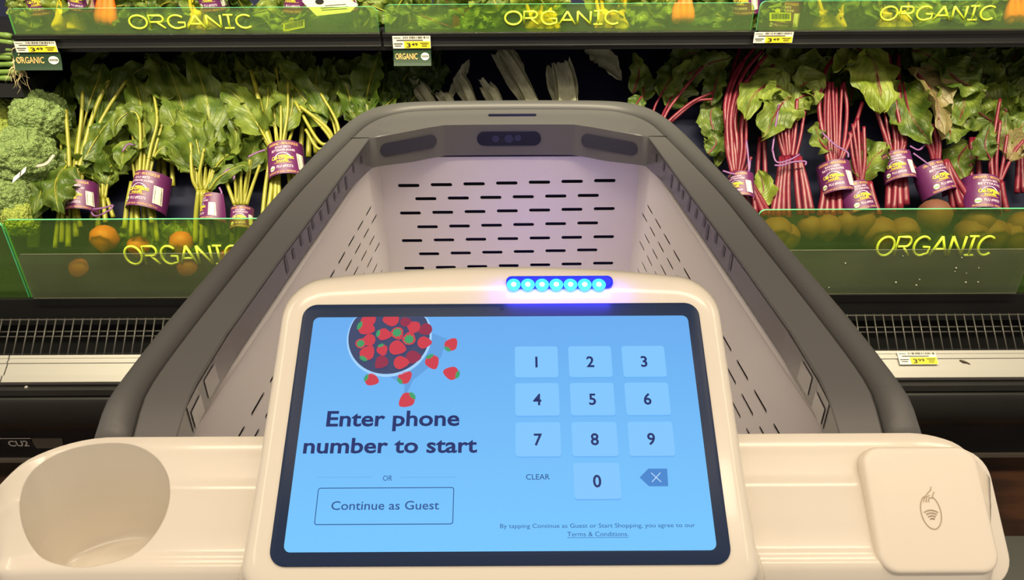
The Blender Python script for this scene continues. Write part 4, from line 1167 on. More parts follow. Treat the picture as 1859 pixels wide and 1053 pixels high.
GB = 'golden beet bunches on the display'
bunch('golden_beet_bunch', 'golden beet bunch beside the broccoli, purple label half covered by a leaf', 'beets', GB, (128,345), up=[
 ([(125,285),(119,200)],1,0,{'r':5,'o':0.03}), ([(140,270),(147,200),(152,150),(172,104),(206,98)],.5,46,{'roll':10}),
 ([(150,270),(175,200),(200,138)],1,0,{'r':4.4,'o':0.03}), ([(150,290),(190,205),(230,146)],1,0,{'r':3.6,'o':0.025}), ([(142,270),(150,215),(150,165)],1,0,{'r':4.5,'o':0.03}),
 ([(140,280),(160,190),(180,140),(186,112)],.5,62), ([(160,270),(200,190),(240,135),(275,118)],.45,60), ([(150,300),(185,240),(222,192)],.35,50,{'o':0.03}),
 ([(115,310),(80,360),(62,398)],.3,40,{'o':0.03}), ([(110,280),(112,200),(118,135)],.5,44,{'o':-0.01}),
 ([(140,300),(170,270),(160,215)],.3,50), ([(135,310),(120,290),(128,262)],.25,46,{'o':.02}), ([(150,310),(180,290),(205,255)],.3,56,{'o':-.01})],
 free=[([(122,300),(100,335),(108,385)],72,{'oo':(0.03,0.085),'cup':-0.2,'roll':0,'twist':0}), ([(80,310),(75,345),(62,390)],34,{'oo':(.02,.05)})],
 down=[(100,450),(112,440),(124,448),(138,430),(146,412)], lab=(132,352,62,4,-5), roots=[(150,490,24),(98,500,22)], seed=3)
bunch('golden_beet_bunch', 'golden beet bunch with a wide purple label and one curled stem, second from the broccoli', 'beets', GB, (252,330), up=[
 ([(253,260),(251,215),(236,203),(215,222),(206,256)],.45,34,{'o':.04}), ([(278,280),(300,200),(298,160),(285,115),(258,94)],.5,64,{'roll':-20,'o':.02}),
 ([(262,270),(272,210),(284,165)],.35,56), ([(285,280),(312,262),(345,250)],.3,46), ([(240,290),(226,272),(222,310)],.3,46,{'o':.04}),
 ([(265,270),(258,190),(240,125)],.45,58), ([(258,260),(238,200),(226,150)],.45,54,{'o':-.01}), ([(270,290),(300,285),(330,310)],.35,40,{'o':.0}), ([(250,280),(266,240),(262,195)],.3,46),
 ([(275,270),(283,220),(279,170)],1,0,{'r':4}), ([(246,280),(243,240),(240,200)],1,0,{'o':-.01})],
 down=[(226,415),(238,430),(250,425),(262,432),(276,405),(286,438)], lab=(252,340,76,-7,-9), tie=[[(205,372),(190,377),(168,380)],[(222,275),(232,262),(246,264)]], roots=[(252,447,20)], seed=5)
bunch('golden_beet_bunch', 'golden beet bunch with broad hanging leaves and a narrow white barcode label', 'beets', GB, (366,345), up=[
 ([(350,280),(330,190),(300,104)],.28,86,{'roll':10}), ([(372,285),(378,195),(348,103)],.3,92,{'roll':-15,'o':.03}), ([(380,260),(404,190),(388,118)],.3,70),
 ([(362,290),(350,235),(322,200)],.3,70,{'o':.035}), ([(395,300),(428,262),(420,210)],.3,64,{'o':.03}), ([(352,300),(322,245),(306,190)],.3,76), ([(385,280),(392,165),(404,100)],.3,64,{'o':-.012}),
 ([(350,320),(345,260)],1,0,{'r':4,'o':.03}), ([(362,320),(372,270)],1,0,{'r':4,'o':.03}), ([(380,320),(390,280),(380,240)],.5,40)],
 free=[([(380,345),(400,320),(440,300),(448,312)],26,{'oo':(.03,.05)})],
 down=[(355,440),(366,446),(376,432),(388,438),(398,425)], lab=(366,376,56,-3,-52), tie=[[(398,340),(402,352),(390,358)]], roots=[(330,440,22),(345,488,24)], seed=7)
bunch('golden_beet_bunch', 'short golden beet bunch with its purple label low against the panel edge', 'beets', GB, (435,372), up=[
 ([(432,310),(442,240),(446,190)],.4,46,{'o':-.012}), ([(455,310),(466,250),(470,200)],.4,46,{'o':-.012}), ([(412,330),(402,312)],1), ([(460,335),(474,300)],1), ([(425,330),(420,300)],1), ([(440,330),(438,296)],1), ([(448,330),(452,290)],1),
 ([(428,310),(420,270),(428,235)],.35,40,{'o':-.01})], fill=3, fillbox=(400,300,470,330),
 down=[(422,440),(432,448),(442,445),(452,432)], lab=(435,392,46,3,8), tie=[[(404,318),(414,308),(426,312),(424,326)]], roots=[(418,470,22),(455,440,24)], seed=9)
bunch('golden_beet_bunch', 'golden beet bunch with a large purple label against the cart rim', 'beets', GB, (508,275), up=[
 ([(484,240),(472,190),(456,128)],1,0,{'r':6,'o':.03}), ([(478,240),(445,190),(400,146)],.35,66,{'o':.035}), ([(482,215),(458,150),(432,104)],.4,60), ([(482,230),(488,170),(476,122)],.4,54,{'o':.03}),
 ([(512,240),(510,180),(503,122)],1,0,{'r':3.6,'o':.03}), ([(522,240),(532,180),(514,122)],.4,56), ([(500,230),(490,180),(497,135)],.4,42), ([(466,235),(430,208),(420,188)],.3,52), ([(518,245),(520,200),(524,150)],1), ([(504,240),(500,200),(496,160)],1), ([(526,245),(536,205)],1,0,{'o':-.01})],
 fill=4, fillbox=(430,190,520,240), down=[(476,400),(486,392),(498,396),(508,380),(528,345),(540,340)], lab=(514,284,74,8,6), tie=[[(450,285),(466,277),(482,272)]], roots=[(500,430,24)], seed=11)
bunch('golden_beet_bunch', 'golden beet bunch leaning left out from behind the cart rim', 'beets', GB, (618,262), up=[
 ([(585,222),(530,150),(500,98)],.35,72,{'o':.03,'roll':15}), ([(592,232),(542,193)],1,0,{'r':3.8,'o':.035}), ([(602,222),(576,160),(578,118)],.4,62,{'o':.02}), ([(612,222),(583,170)],1,0,{'r':3.8,'o':.03}),
 ([(575,255),(535,185)],1,0,{'r':3.8,'o':.02}), ([(605,205),(596,150),(603,108)],.3,54,{'o':-.012}), ([(590,240),(560,205)],1,0,{'r':4}), ([(580,270),(555,235)],1)],
 down=[(640,300),(628,310)], roots=[(640,420,26)], seed=13)
bunch('golden_beet_bunch', 'golden beet bunch with pale upright leaves beside the cart corner', 'beets', GB, (676,240), up=[
 ([(668,180),(676,125),(694,95)],.15,58,{'roll':5,'o':.03,'twist':0}), ([(640,195),(626,155),(606,135)],.2,48,{'o':.03}), ([(692,205),(708,185),(728,168)],.2,46), ([(652,205),(640,165),(652,120)],.2,52,{'o':-.012}), ([(690,190),(700,140),(704,105)],.25,40,{'o':-.015}), ([(660,215),(640,205),(622,180)],.3,40)],
 down=[(690,300),(670,300)], roots=[(690,420,26)], seed=15)
bunch('golden_beet_bunch', 'unlabelled golden beet bunch set back with a purple tie, under the wide-label bunch', 'beets', GB, (183,360), up=[
 ([(190,300),(205,252),(238,232)],.25,74), ([(178,305),(172,262)],.3,72), ([(200,320),(222,285),(240,268)],.25,62), ([(170,320),(158,285),(160,262)],.3,58), ([(195,310),(215,290),(212,250)],.2,60)],
 fill=4, fillbox=(165,290,225,330), down=[(166,400),(178,412),(192,404),(206,395)], tie=[[(160,372),(172,392),(198,382),(206,372)]], roots=[(190,432,25,0.0)], off=-0.022, seed=17)
for i, (lb, nx, ny, s_) in enumerate((('dark golden beet bunch tucked behind the wide-label and barcode-label bunches', 300, 250, 19), ('dark golden beet bunch tucked behind the short bunch by the panel edge', 430, 215, 21), ('dark golden beet bunch tucked behind the bunch leaning out from the cart rim', 560, 190, 23))):
    bunch('golden_beet_bunch', lb, 'beets', GB, (nx, ny), fill=12, fillbox=(nx-75, ny-75, nx+75, ny+20), free=[([(nx-60+18*q, 470-8*(q%3)), (nx-62+20*q, 435), (nx-70+22*q, 400)], 50, {'oo': (-.035,-.02)}) for q in range(7)], down=[(nx-15, ny+90), (nx, ny+95), (nx+14, ny+88)], roots=[(nx, 470+8*i, 22)], off=-0.045, seed=s_)

RB = 'red beet bunches on the display'
bunch('red_beet_bunch', 'red beet bunch of long curving stalks rising beside the cart rim', 'beets', RB, (1338,318), kind='red', r=4.2, up=[
 ([(1322,260),(1318,190),(1338,130),(1372,86)],1,0,{'o':.03}), ([(1330,260),(1328,200),(1350,135),(1384,92)],1,0,{'o':.035}), ([(1338,260),(1337,205),(1362,140),(1392,100)],1,0,{'o':.03}), ([(1346,270),(1345,225),(1362,170),(1405,118)],1,0,{'o':.02}),
 ([(1318,260),(1320,175),(1332,120),(1348,80)],1,0,{'o':.0}), ([(1325,280),(1322,220),(1330,160),(1352,110)],1,0,{'o':.03}), ([(1350,280),(1352,230),(1350,180)],1,0,{'o':.01}), ([(1334,280),(1330,230),(1345,165),(1375,120)],1), ([(1342,250),(1350,200),(1380,140),(1410,116)],1,0,{'o':.0}),
 ([(1352,310),(1366,285)],1), ([(1335,220),(1338,150),(1365,95)],.5,44,{'o':-.01})],
 down=[(1372,388),(1388,392),(1340,390),(1358,395),(1402,398),(1330,380)], lab=(1336,333,52,-4,-38), tie=[[(1312,310),(1335,316),(1358,312),(1362,290)],[(1360,312),(1358,280),(1355,255)]], roots=[(1408,420,30),(1350,440,30)], seed=31)
bunch('red_beet_bunch', 'red beet bunch held by a purple tie with a loose tail and no visible label', 'beets', RB, (1434,285), kind='red', r=4.0, up=[
 ([(1440,235),(1438,195),(1462,172),(1486,190)],.5,60,{'o':.03}), ([(1414,250),(1406,195)],1), ([(1424,240),(1422,180)],1,0,{'o':.03}), ([(1432,240),(1430,180)],1,0,{'o':.02}), ([(1452,250),(1458,210),(1468,165)],1,0,{'o':.02}), ([(1444,240),(1446,180)],1), ([(1418,250),(1414,200)],1,0,{'o':.03})],
 free=[([(1436,178),(1400,152),(1368,175),(1352,215)],74,{'oo':(.03,.06),'roll':-20,'twist':0}), ([(1432,175),(1415,195),(1385,250)],86,{'oo':(.03,.05),'roll':10,'twist':0}), ([(1440,180),(1410,130),(1365,140)],70,{'oo':(.0,.02)}), ([(1446,165),(1470,150),(1482,190)],56,{'oo':(.02,.03)}), ([(1420,120),(1450,110),(1470,150)],70,{'oo':(-.01,0)}), ([(1390,105),(1430,100),(1470,120)],70,{'oo':(-.02,-.01)})],
 down=[(1402,392),(1412,394),(1422,392),(1432,395),(1452,390),(1464,392),(1474,388)], tie=[[(1402,270),(1410,294),(1434,290),(1452,280)],[(1406,300),(1420,300),(1440,294),(1462,293),(1462,300)],[(1414,190),(1408,230),(1402,275)]], roots=[(1425,430,28),(1470,412,22)], seed=33)
bunch('red_beet_bunch', 'red beet bunch with purple label and white barcode, dark stalk arching left', 'beets', RB, (1514,300), kind='red', r=4.2, up=[
 ([(1495,260),(1488,190),(1496,130),(1518,100)],1,0,{'o':.03,'r':4.6}), ([(1505,260),(1502,200),(1505,150)],1,0,{'o':.03}), ([(1514,260),(1512,150)],1,0,{'o':.03}), ([(1524,260),(1530,155)],1,0,{'o':.03}), ([(1520,260),(1520,160)],1,0,{'o':.02}), ([(1509,260),(1507,170)],1,0,{'o':.02}), ([(1536,270),(1550,230),(1564,186)],1,0,{'o':.02}), ([(1500,260),(1496,200),(1500,150)],1), ([(1530,265),(1536,200),(1534,150)],1)],
 free=[([(1504,275),(1486,252),(1480,222)],40,{'oo':(.02,.04)}), ([(1500,150),(1470,128),(1440,160)],70,{'oo':(-.01,.01)}), ([(1520,110),(1490,95),(1455,120)],70,{'oo':(-.02,-.01)})],
 down=[(1488,392),(1500,392),(1512,394),(1524,390),(1542,388),(1556,384)], lab=(1514,318,66,3,-28), tie=[[(1492,240),(1515,262),(1538,276),(1540,286)]], roots=[(1500,412,26),(1536,404,24)], seed=35)
bunch('red_beet_bunch', 'red beet bunch with a slanted label low between two barcode-labelled bunches', 'beets', RB, (1562,330), kind='red', r=3.8, up=[
 ([(1555,290),(1546,225)],1), ([(1563,290),(1556,215)],1), ([(1570,290),(1566,230)],1), ([(1550,290),(1543,240)],1)],
 free=[([(1560,325),(1585,290),(1612,262)],66,{'oo':(.0,.015),'roll':20}), ([(1590,310),(1600,280),(1620,260)],50,{'oo':(-.01,0)})],
 down=[(1584,392),(1572,395),(1596,390)], lab=(1569,352,62,12,6), roots=[(1594,424,34)], off=-0.004, seed=37)
bunch('red_beet_bunch', 'red beet bunch under the big pale drooping leaf, label with barcode at its right', 'beets', RB, (1627,285), kind='red', r=4.2, up=[
 ([(1604,240),(1586,180),(1578,120)],1,0,{'o':.02}), ([(1613,240),(1600,180),(1590,120)],1,0,{'o':.02}), ([(1622,240),(1610,180),(1604,100)],1,0,{'o':.02}), ([(1632,250),(1622,190),(1616,98)],1,0,{'o':.02}), ([(1642,255),(1634,210),(1628,98)],1,0,{'o':.02}), ([(1608,250),(1592,200)],1), ([(1637,250),(1626,180)],1)],
 free=[([(1552,84),(1580,108),(1596,150),(1606,202)],112,{'pale':1,'oo':(.045,.07),'roll':8,'twist':0,'ruffle':.13,'cup':-.12}), ([(1566,96),(1540,108),(1512,132)],46,{'pale':1,'oo':(.04,.06),'cup':.5}), ([(1540,100),(1520,92),(1500,110)],40,{'oo':(.0,.01)})],
 down=[(1612,380),(1622,384),(1634,380),(1645,372),(1688,352),(1682,356)], lab=(1628,298,60,4,-30), roots=[(1696,390,30,0.008),(1640,420,28)], tie=[[(1652,265),(1668,272),(1680,262)]], seed=39)
bunch('red_beet_bunch', 'red beet bunch with a tilted purple label below broad reddish leaves', 'beets', RB, (1700,290), kind='red', r=4.0, up=[
 ([(1690,262),(1680,232)],1), ([(1700,260),(1692,225)],1), ([(1708,262),(1702,230)],1), ([(1685,268),(1672,245)],1)],
 free=[([(1652,122),(1690,165),(1712,252)],86,{'oo':(.03,.055),'tan':1,'roll':25,'twist':0,'ruffle':.12}), ([(1640,150),(1652,205),(1690,262)],74,{'oo':(.02,.05),'roll':-20}), ([(1688,105),(1740,145),(1788,168)],86,{'oo':(.02,.045),'roll':10}), ([(1705,150),(1740,200),(1752,240)],92,{'oo':(.01,.03)}), ([(1655,92),(1690,105),(1706,150)],64,{'oo':(.01,.03)}), ([(1740,140),(1750,190),(1735,230)],60,{'oo':(.02,.03)}), ([(1712,215),(1725,240),(1720,262)],46,{'oo':(.02,.03)}), ([(1636,170),(1632,210),(1650,240)],46,{'oo':(.01,.02)})],
 down=[(1745,378),(1758,382),(1732,384),(1768,374)], lab=(1712,316,66,17,8), tie=[[(1658,278),(1680,294),(1700,312)]], roots=[(1762,424,30)], seed=41)
bunch('red_beet_bunch', 'red beet bunch with purple label nearest the right edge of the picture', 'beets', RB, (1808,330), kind='red', r=3.8, up=[
 ([(1800,280),(1806,230),(1814,180)],1,0,{'o':.03}), ([(1810,280),(1814,220)],1,0,{'o':.03}), ([(1820,290),(1827,245)],1,0,{'o':.03}), ([(1828,300),(1842,275),(1858,255)],1), ([(1795,300),(1798,270)],1)],
 free=[([(1798,290),(1788,262),(1800,222)],40,{'oo':(.02,.04)}), ([(1820,270),(1822,245),(1828,205)],30,{'oo':(.01,.03)}), ([(1830,290),(1850,262),(1875,270)],60,{'oo':(.02,.03),'tan':1}), ([(1835,270),(1855,230),(1880,215)],60,{'oo':(0,.01)})],
 down=[(1772,392),(1784,394),(1797,392),(1812,392),(1828,385)], lab=(1800,346,72,-8,4), roots=[(1800,425,30),(1840,430,32)], seed=43)
bunch('red_beet_bunch', 'shaded red beet bunch behind the cart corner beside the leeks', 'beets', RB, (1185,235), kind='red', r=3.4, up=[
 ([(1166,200),(1170,160),(1158,110)],.55,44), ([(1190,195),(1216,140),(1225,100)],.5,56), ([(1215,200),(1245,160),(1275,120)],1), ([(1222,212),(1255,185),(1292,168)],1), ([(1205,200),(1240,140),(1290,105)],.45,70), ([(1225,215),(1262,185),(1296,180)],1)],
 free=[([(1150,170),(1160,130),(1150,95)],34,{'oo':(.01,.03)}), ([(1240,140),(1290,115),(1330,105)],50,{'oo':(.0,.02)}), ([(1290,190),(1300,150),(1312,110)],44,{'oo':(0,.01)}), ([(1165,175),(1152,195),(1148,215)],36,{'oo':(.02,.03)}), ([(1225,125),(1245,100),(1280,95)],50,{'oo':(-.01,0)}), ([(1300,250),(1290,210),(1305,170)],50,{'oo':(-.02,-.01)}), ([(1285,280),(1300,260),(1290,235)],44,{'oo':(-.02,-.01)})],
 down=[(1170,300),(1190,305),(1205,300)], roots=[(1190,440,28)], off=-0.012, seed=45)
bunch('red_beet_bunch', 'dark red beet bunch set behind the curving stalks and the loose-tail bunch', 'beets', RB, (1385,250), kind='red', fill=12, fillbox=(1330,110,1470,210), free=[([(1330,200),(1320,240),(1300,300)],50,{'oo':(-.04,-.03)}), ([(1368,372),(1386,345),(1378,308)],46,{'oo':(-.01,.0),'pale':1,'ruffle':.3})], down=[(1375,350),(1390,350)], roots=[(1376,420,24)], off=-0.04, seed=47)
bunch('red_beet_bunch', 'dark leafy red beet bunch behind the tilted-label bunch at the back of the display', 'beets', RB, (1760,250), kind='red', fill=14, fillbox=(1680,110,1800,220), free=[([(1760,260),(1740,290),(1750,330)],60,{'oo':(-.04,-.03)})], down=[(1765,350),(1780,352)], roots=[(1775,400,28,-.02)], off=-0.035, seed=49)
bunch('red_beet_bunch', 'leafy red beet bunch behind the one nearest the right edge', 'beets', RB, (1850,260), kind='red', fill=13, fillbox=(1790,110,1880,230), down=[(1846,350),(1858,350)], roots=[(1856,410,28,-.02)], off=-0.03, seed=51)
bunch('red_beet_bunch', 'dark red beet bunch behind the arching-stalk bunch and the big pale leaf', 'beets', RB, (1560,240), kind='red', fill=12, fillbox=(1480,110,1640,200), free=[([(1570,300),(1600,270),(1630,300)],60,{'oo':(-.03,-.02)})], down=[(1555,340),(1570,345)], roots=[(1560,400,28,-.02)], off=-0.04, seed=53)
# kale at the middle left, leeks
KB = 'dark kale leaves by the leeks'
bunch('kale_bunch', 'dark kale bunch under the hanging ORGANIC card left of the leeks', 'kale', None, (728,215), mats=(STEM_GOLD, LEAF_DARK, ROOT_GOLD), up=[
 ([(710,190),(690,165),(700,130)],.2,70,{'ruffle':.3}), ([(725,180),(735,140),(760,120)],.2,70,{'ruffle':.3}), ([(740,190),(770,160),(800,130)],.25,66,{'ruffle':.25}), ([(718,190),(700,180),(690,200)],.2,50,{'ruffle':.3}), ([(735,180),(722,130),(738,100)],.2,66,{'ruffle':.25})],
 fill=4, fillbox=(700,140,790,190), off=-0.03, down=[(720,290),(735,295)], seed=55)
def leek(label, x, y, tipx, tipy, w, off, seed, cut=False):
    rnd = random.Random(seed)
    a = on(x, y, off); b = on(tipx, tipy, off + 0.006)
    base = a + (a-b).normalized()*0.16
    o = empty('leek', base); tag(o, label, 'leek', 'leeks on the display')
    L = o.location
    mb = MB(); rr = w*SPX*0.5
    mb.tube(catmull([base, a.lerp(base, .5), a], 10), [rr*0.85]*10, 0, 12)
    mb.build('shaft', LEEK, o, L)
    side = (b-a).normalized().cross(SN)
    for k, (du, sp) in enumerate(((-0.5, -0.10), (0.0, 0.0), (0.5, 0.12), (0.2, -0.03))):
        lv = MB()
        tip = b + side*rr*du*1.4 + (b-a)*(0.0 if cut else rnd.uniform(-0.25, 0.25))
        leaf(lv, [a + side*rr*du*0.6 - (b-a)*0.15 + SN*0.004*k, a.lerp(tip, .5) + side*rr*du + SN*0.005*k, tip + SN*0.003], rr*(1.5 if cut else 1.15), SN, du*50, 0.05, 0.35, 'strip', 0, 0, 0, rnd.randint(0, 999), 0, 12, 4)
        lv.build('leaf', LEEK, o, L)
for args in (('leek leaning left beside the kale, first in the row', 785,195,752,150,26,-.03,1), ('short leek in the row between two leaning ones by the kale', 820,195,800,172,22,-.03,2), ('leek with a thin side blade, third from the kale', 858,195,830,140,26,-.03,3),
             ('stubby leek with a torn outer layer near the row centre', 905,195,876,150,26,-.02,4), ('tall leek with a pale forked top at the row centre', 968,200,908,100,36,-.015,5), ('wide pale leek cut straight and jagged on top, rightmost of the leeks', 1028,205,1012,118,46,-.02,6,True)):
    leek(*args)
def loose(name, label, cat, pts, w, off, m, shape='ovate', seed=1, roll=0, group=None):
    P3 = [on(x, y, off) for x, y in pts]
    mb = MB(); leaf(mb, [p - P3[0]*0 for p in P3], w*SPX, SN, roll, 0.12, 0.2, shape, 0, 0, 0.0014, seed)
    o = mb.build(name, m, None, P3[0]); tag(o, label, cat, group); return o
loose('loose_leek_leaf', 'narrow upright leek blade standing behind the tall forked leek', 'leaf', [(955,190),(944,140),(930,86)], 26, -.03, LEEK, 'spear', 4)
loose('loose_leek_leaf', 'thin pointed leek blade leaning right behind the kale', 'leaf', [(815,180),(835,145),(852,108)], 22, -.035, LEEK, 'spear', 5)
loose('loose_leek_leaf', 'limp brownish leaf hanging under the shelf right of the leeks', 'leaf', [(1062,90),(1095,108),(1128,146)], 44, -.05, LEEK, 'spear', 6)

# broccoli
def broccoli(label, px, py, rp, off, m, seed, ndir=(0,-0.8,0.6)):
    c = on(px, py, off); rad = rp*SPX
    if c.y < 1.562 + rad: c = at_y(px, py, 1.562 + rad)
    o = empty('broccoli', c); tag(o, label, 'broccoli', 'broccoli crowns')
    bm = bmesh.new(); bmesh.ops.create_icosphere(bm, subdivisions=6, radius=1.0)
    off3 = Vector((seed*3.1, seed*1.7, seed*0.9)); nd = Vector(ndir).normalized()
    for v in bm.verts:
        p = v.co.normalized()
        d1 = noise.voronoi(p*2.3 + off3)[0][0]; d2 = noise.voronoi(p*6.5 + off3)[0][0]; d3 = noise.voronoi(p*17 + off3)[0][0]
        k = p.dot(nd)
        h = 0.86 + 0.14*(1 - min(1, d1*1.35)**2) + 0.07*(1 - min(1, d2*1.5)**2) + 0.045*(1 - min(1, d3*1.5)**2)
        sq = 1.0 if k > -0.15 else max(0.45, 1 + (k+0.15)*0.7)
        v.co = p*h*rad*sq
    me = bpy.data.meshes.new('florets'); bm.to_mesh(me); bm.free()
    me.materials.append(m); me.polygons.foreach_set('use_smooth', [True]*len(me.polygons))
    f = bpy.data.objects.new('florets', me); sc.collection.objects.link(f); f.parent = o
    s = MB(); s.tube([c - nd*rad*0.4, c - nd*rad*1.1 - SLOPE*0.02, c - nd*rad*1.3 - SLOPE*0.06], [rad*0.42, rad*0.34, rad*0.30], 0, 14)
    s.build('stalk', mat('broccoli_stalk', lin(140,150,86), 0.5), o, o.location)
    return o
broccoli('large round broccoli crown, topmost beside the golden beets', 76, 216, 54, 0.015, BROC, 1)
broccoli('large broccoli crown carrying a white tag band, below the topmost crown', 44, 290, 60, 0.03, BROC, 2)
broccoli('small yellowish broccoli crown at the left edge above the others', 8, 205, 28, 0.0, BROC_YEL, 3)
broccoli('yellowish broccoli crown tucked between the two large crowns at the left edge', -2, 244, 30, 0.01, BROC_YEL, 4)
broccoli('shaded broccoli crown resting lowest behind the acrylic panel', 28, 362, 48, 0.01, BROC, 5)
broccoli('small pale broccoli crown at the panel edge beside the leaf-covered label', 40, 398, 34, 0.03, BROC_YEL, 6)
mb = MB(); tp = [on(x, y, 0.085) for x, y in ((98,281),(84,297),(66,302))]
tb_o = on(66, 318, 0.088)
band = empty('broccoli_tag', tp[0]); tag(band, 'white twist tag band across the large broccoli crown', 'tag')
mb.tube(catmull(tp, 12), 0.0045, 0, 6, True, 0.2); mb.build('band', mat('band_white', lin(176, 170, 160), 0.4), band, band.location)
mb = MB(); f = frame_fn(on(22, 333, 0.10), (on(46,312,0.10)-on(22,333,0.10)), SLOPE*0.014)
add_rect(mb, f, 0, 0, 1, 1, 0); add_rect(mb, lambda u, v: f(u, v) + SN*0.0006, 0.55, 0.05, 0.65, 0.9, 1); mb.build('paper_end', [PAPER, BLACK_INK], band, band.location, False)

# green onions at the far left with hanging roots
def up2(px, py, off=0.0): return at_y(px, py, 1.79 - off)
on_o = empty('green_onion_bunch', up2(-10, 130)); tag(on_o, 'green onion bunch with white hanging roots beside the price tag at the far left', 'green onions')
rnd = random.Random(5); s = MB(); rt = MB()
for k, (x0, y0, x1, y1) in enumerate(((-80,72,26,78),(-80,88,24,90),(-80,100,26,98),(-80,112,22,104),(-80,128,30,116),(-80,60,22,66),(-80,140,34,130),(-80,150,20,142))):
    a, b = up2(x0, y0, 0.0), up2(x1, y1, 0.02)
    s.tube(catmull([a, a.lerp(b,.6)+Vector((0,0,.003)), b], 10), [0.0062]*8 + [0.0075, 0.006], 0, 10)
for k in range(22):
    x, y = rnd.uniform(22, 40), rnd.uniform(78, 125)
    P = [(x, y)]; 
    for q in range(5): x += rnd.uniform(-7, 8); y += rnd.uniform(3, 12); P.append((x, y))
    rt.tube(catmull([up2(a_, b_, 0.038 + rnd.uniform(0, .012)) for a_, b_ in P], 14), [0.0011 - 0.0009*i/13 for i in range(14)], 0, 5)
rt.tube(catmull([up2(a_, b_, 0.042) for a_, b_ in ((38,118),(48,135),(50,152),(57,168))], 12), [0.0011 - 0.0008*i/11 for i in range(12)], 0, 5)
rt.tube(catmull([up2(a_, b_, 0.042) for a_, b_ in ((32,110),(26,130),(26,146))], 12), [0.0011 - 0.0008*i/11 for i in range(12)], 0, 5)
s.build('stalks', ONION_G, on_o, on_o.location); rt.build('roots', ROOT_HAIR, on_o, on_o.location)

# ---- produce standing on the upper shelf behind the panels
UB = 'bunches on the upper shelf'
UPN = Vector((0,-1,0.15))
def upper(kind, label, cat, px, seed, lab=None, py=50, spread=40):
    rnd = random.Random(seed)
    stem = {'chard': STEM_YEL, 'carrot': STEM_GOLD, 'herb': STEM_GOLD, 'beet': STEM_RED}[kind]
    name = {'chard': 'chard_bunch', 'carrot': 'carrot_bunch', 'herb': 'leafy_bunch', 'beet': 'leafy_bunch'}[kind]
    up = []; free = []; down = []
    if kind == 'chard':
        for k in range(6): 
            x = px + (k-2.5)*spread*0.20; up.append(([(x, 30), (x + rnd.uniform(-8,8) + (k-2.5)*3, -10), (x + (k-2.5)*10, -60)], .45, 50, {'o': .01, 'r': 9}))
        down = [(px + (k-2.5)*spread*0.22, py+2) for k in range(6)]
    else:
        for k in range(7):
            an = rnd.uniform(-70, 70); x = px + rnd.uniform(-spread*.6, spread*.6); y = rnd.uniform(20, 58)
            free.append(([(x, y), (x + math.sin(R(an))*35, y - math.cos(R(an))*30), (x + math.sin(R(an))*75, y - math.cos(R(an))*55 + rnd.uniform(-10, 25))], rnd.uniform(36, 62), {'oo': (rnd.uniform(-.01,.03), rnd.uniform(0,.04))}))
        down = [(px + rnd.uniform(-12,12), py) for k in range(3)]
    o = bunch(name, label, cat, UB, (px, 20 if kind == 'chard' else 26), up=up, free=free, down=down, lab=lab, mp=up_shelf, off=0.03 if kind == 'chard' else 0.0, nrm=UPN, seed=seed, r=8.0 if kind == 'chard' else 3.4, mats=(stem, LEAF_RED if kind != 'chard' else LEAF_GOLD, ROOT_GOLD), kind='gold' if seed % 2 else 'red')
    if kind == 'carrot':
        for k in range(3):
            mb = MB(); a = up_shelf(px + (k-1)*13, 44 + rnd.uniform(-4, 4), .045); b = up_shelf(px + (k-1)*8, -22, .03)
            mb.tube(catmull([b, b.lerp(a,.5), a], 10), [0.004 + 0.012*(i/9) if i < 8 else 0.016 - 0.005*(i-7) for i in range(10)], 0, 10); mb.build('carrot', ORANGE, o, o.location)
    return o
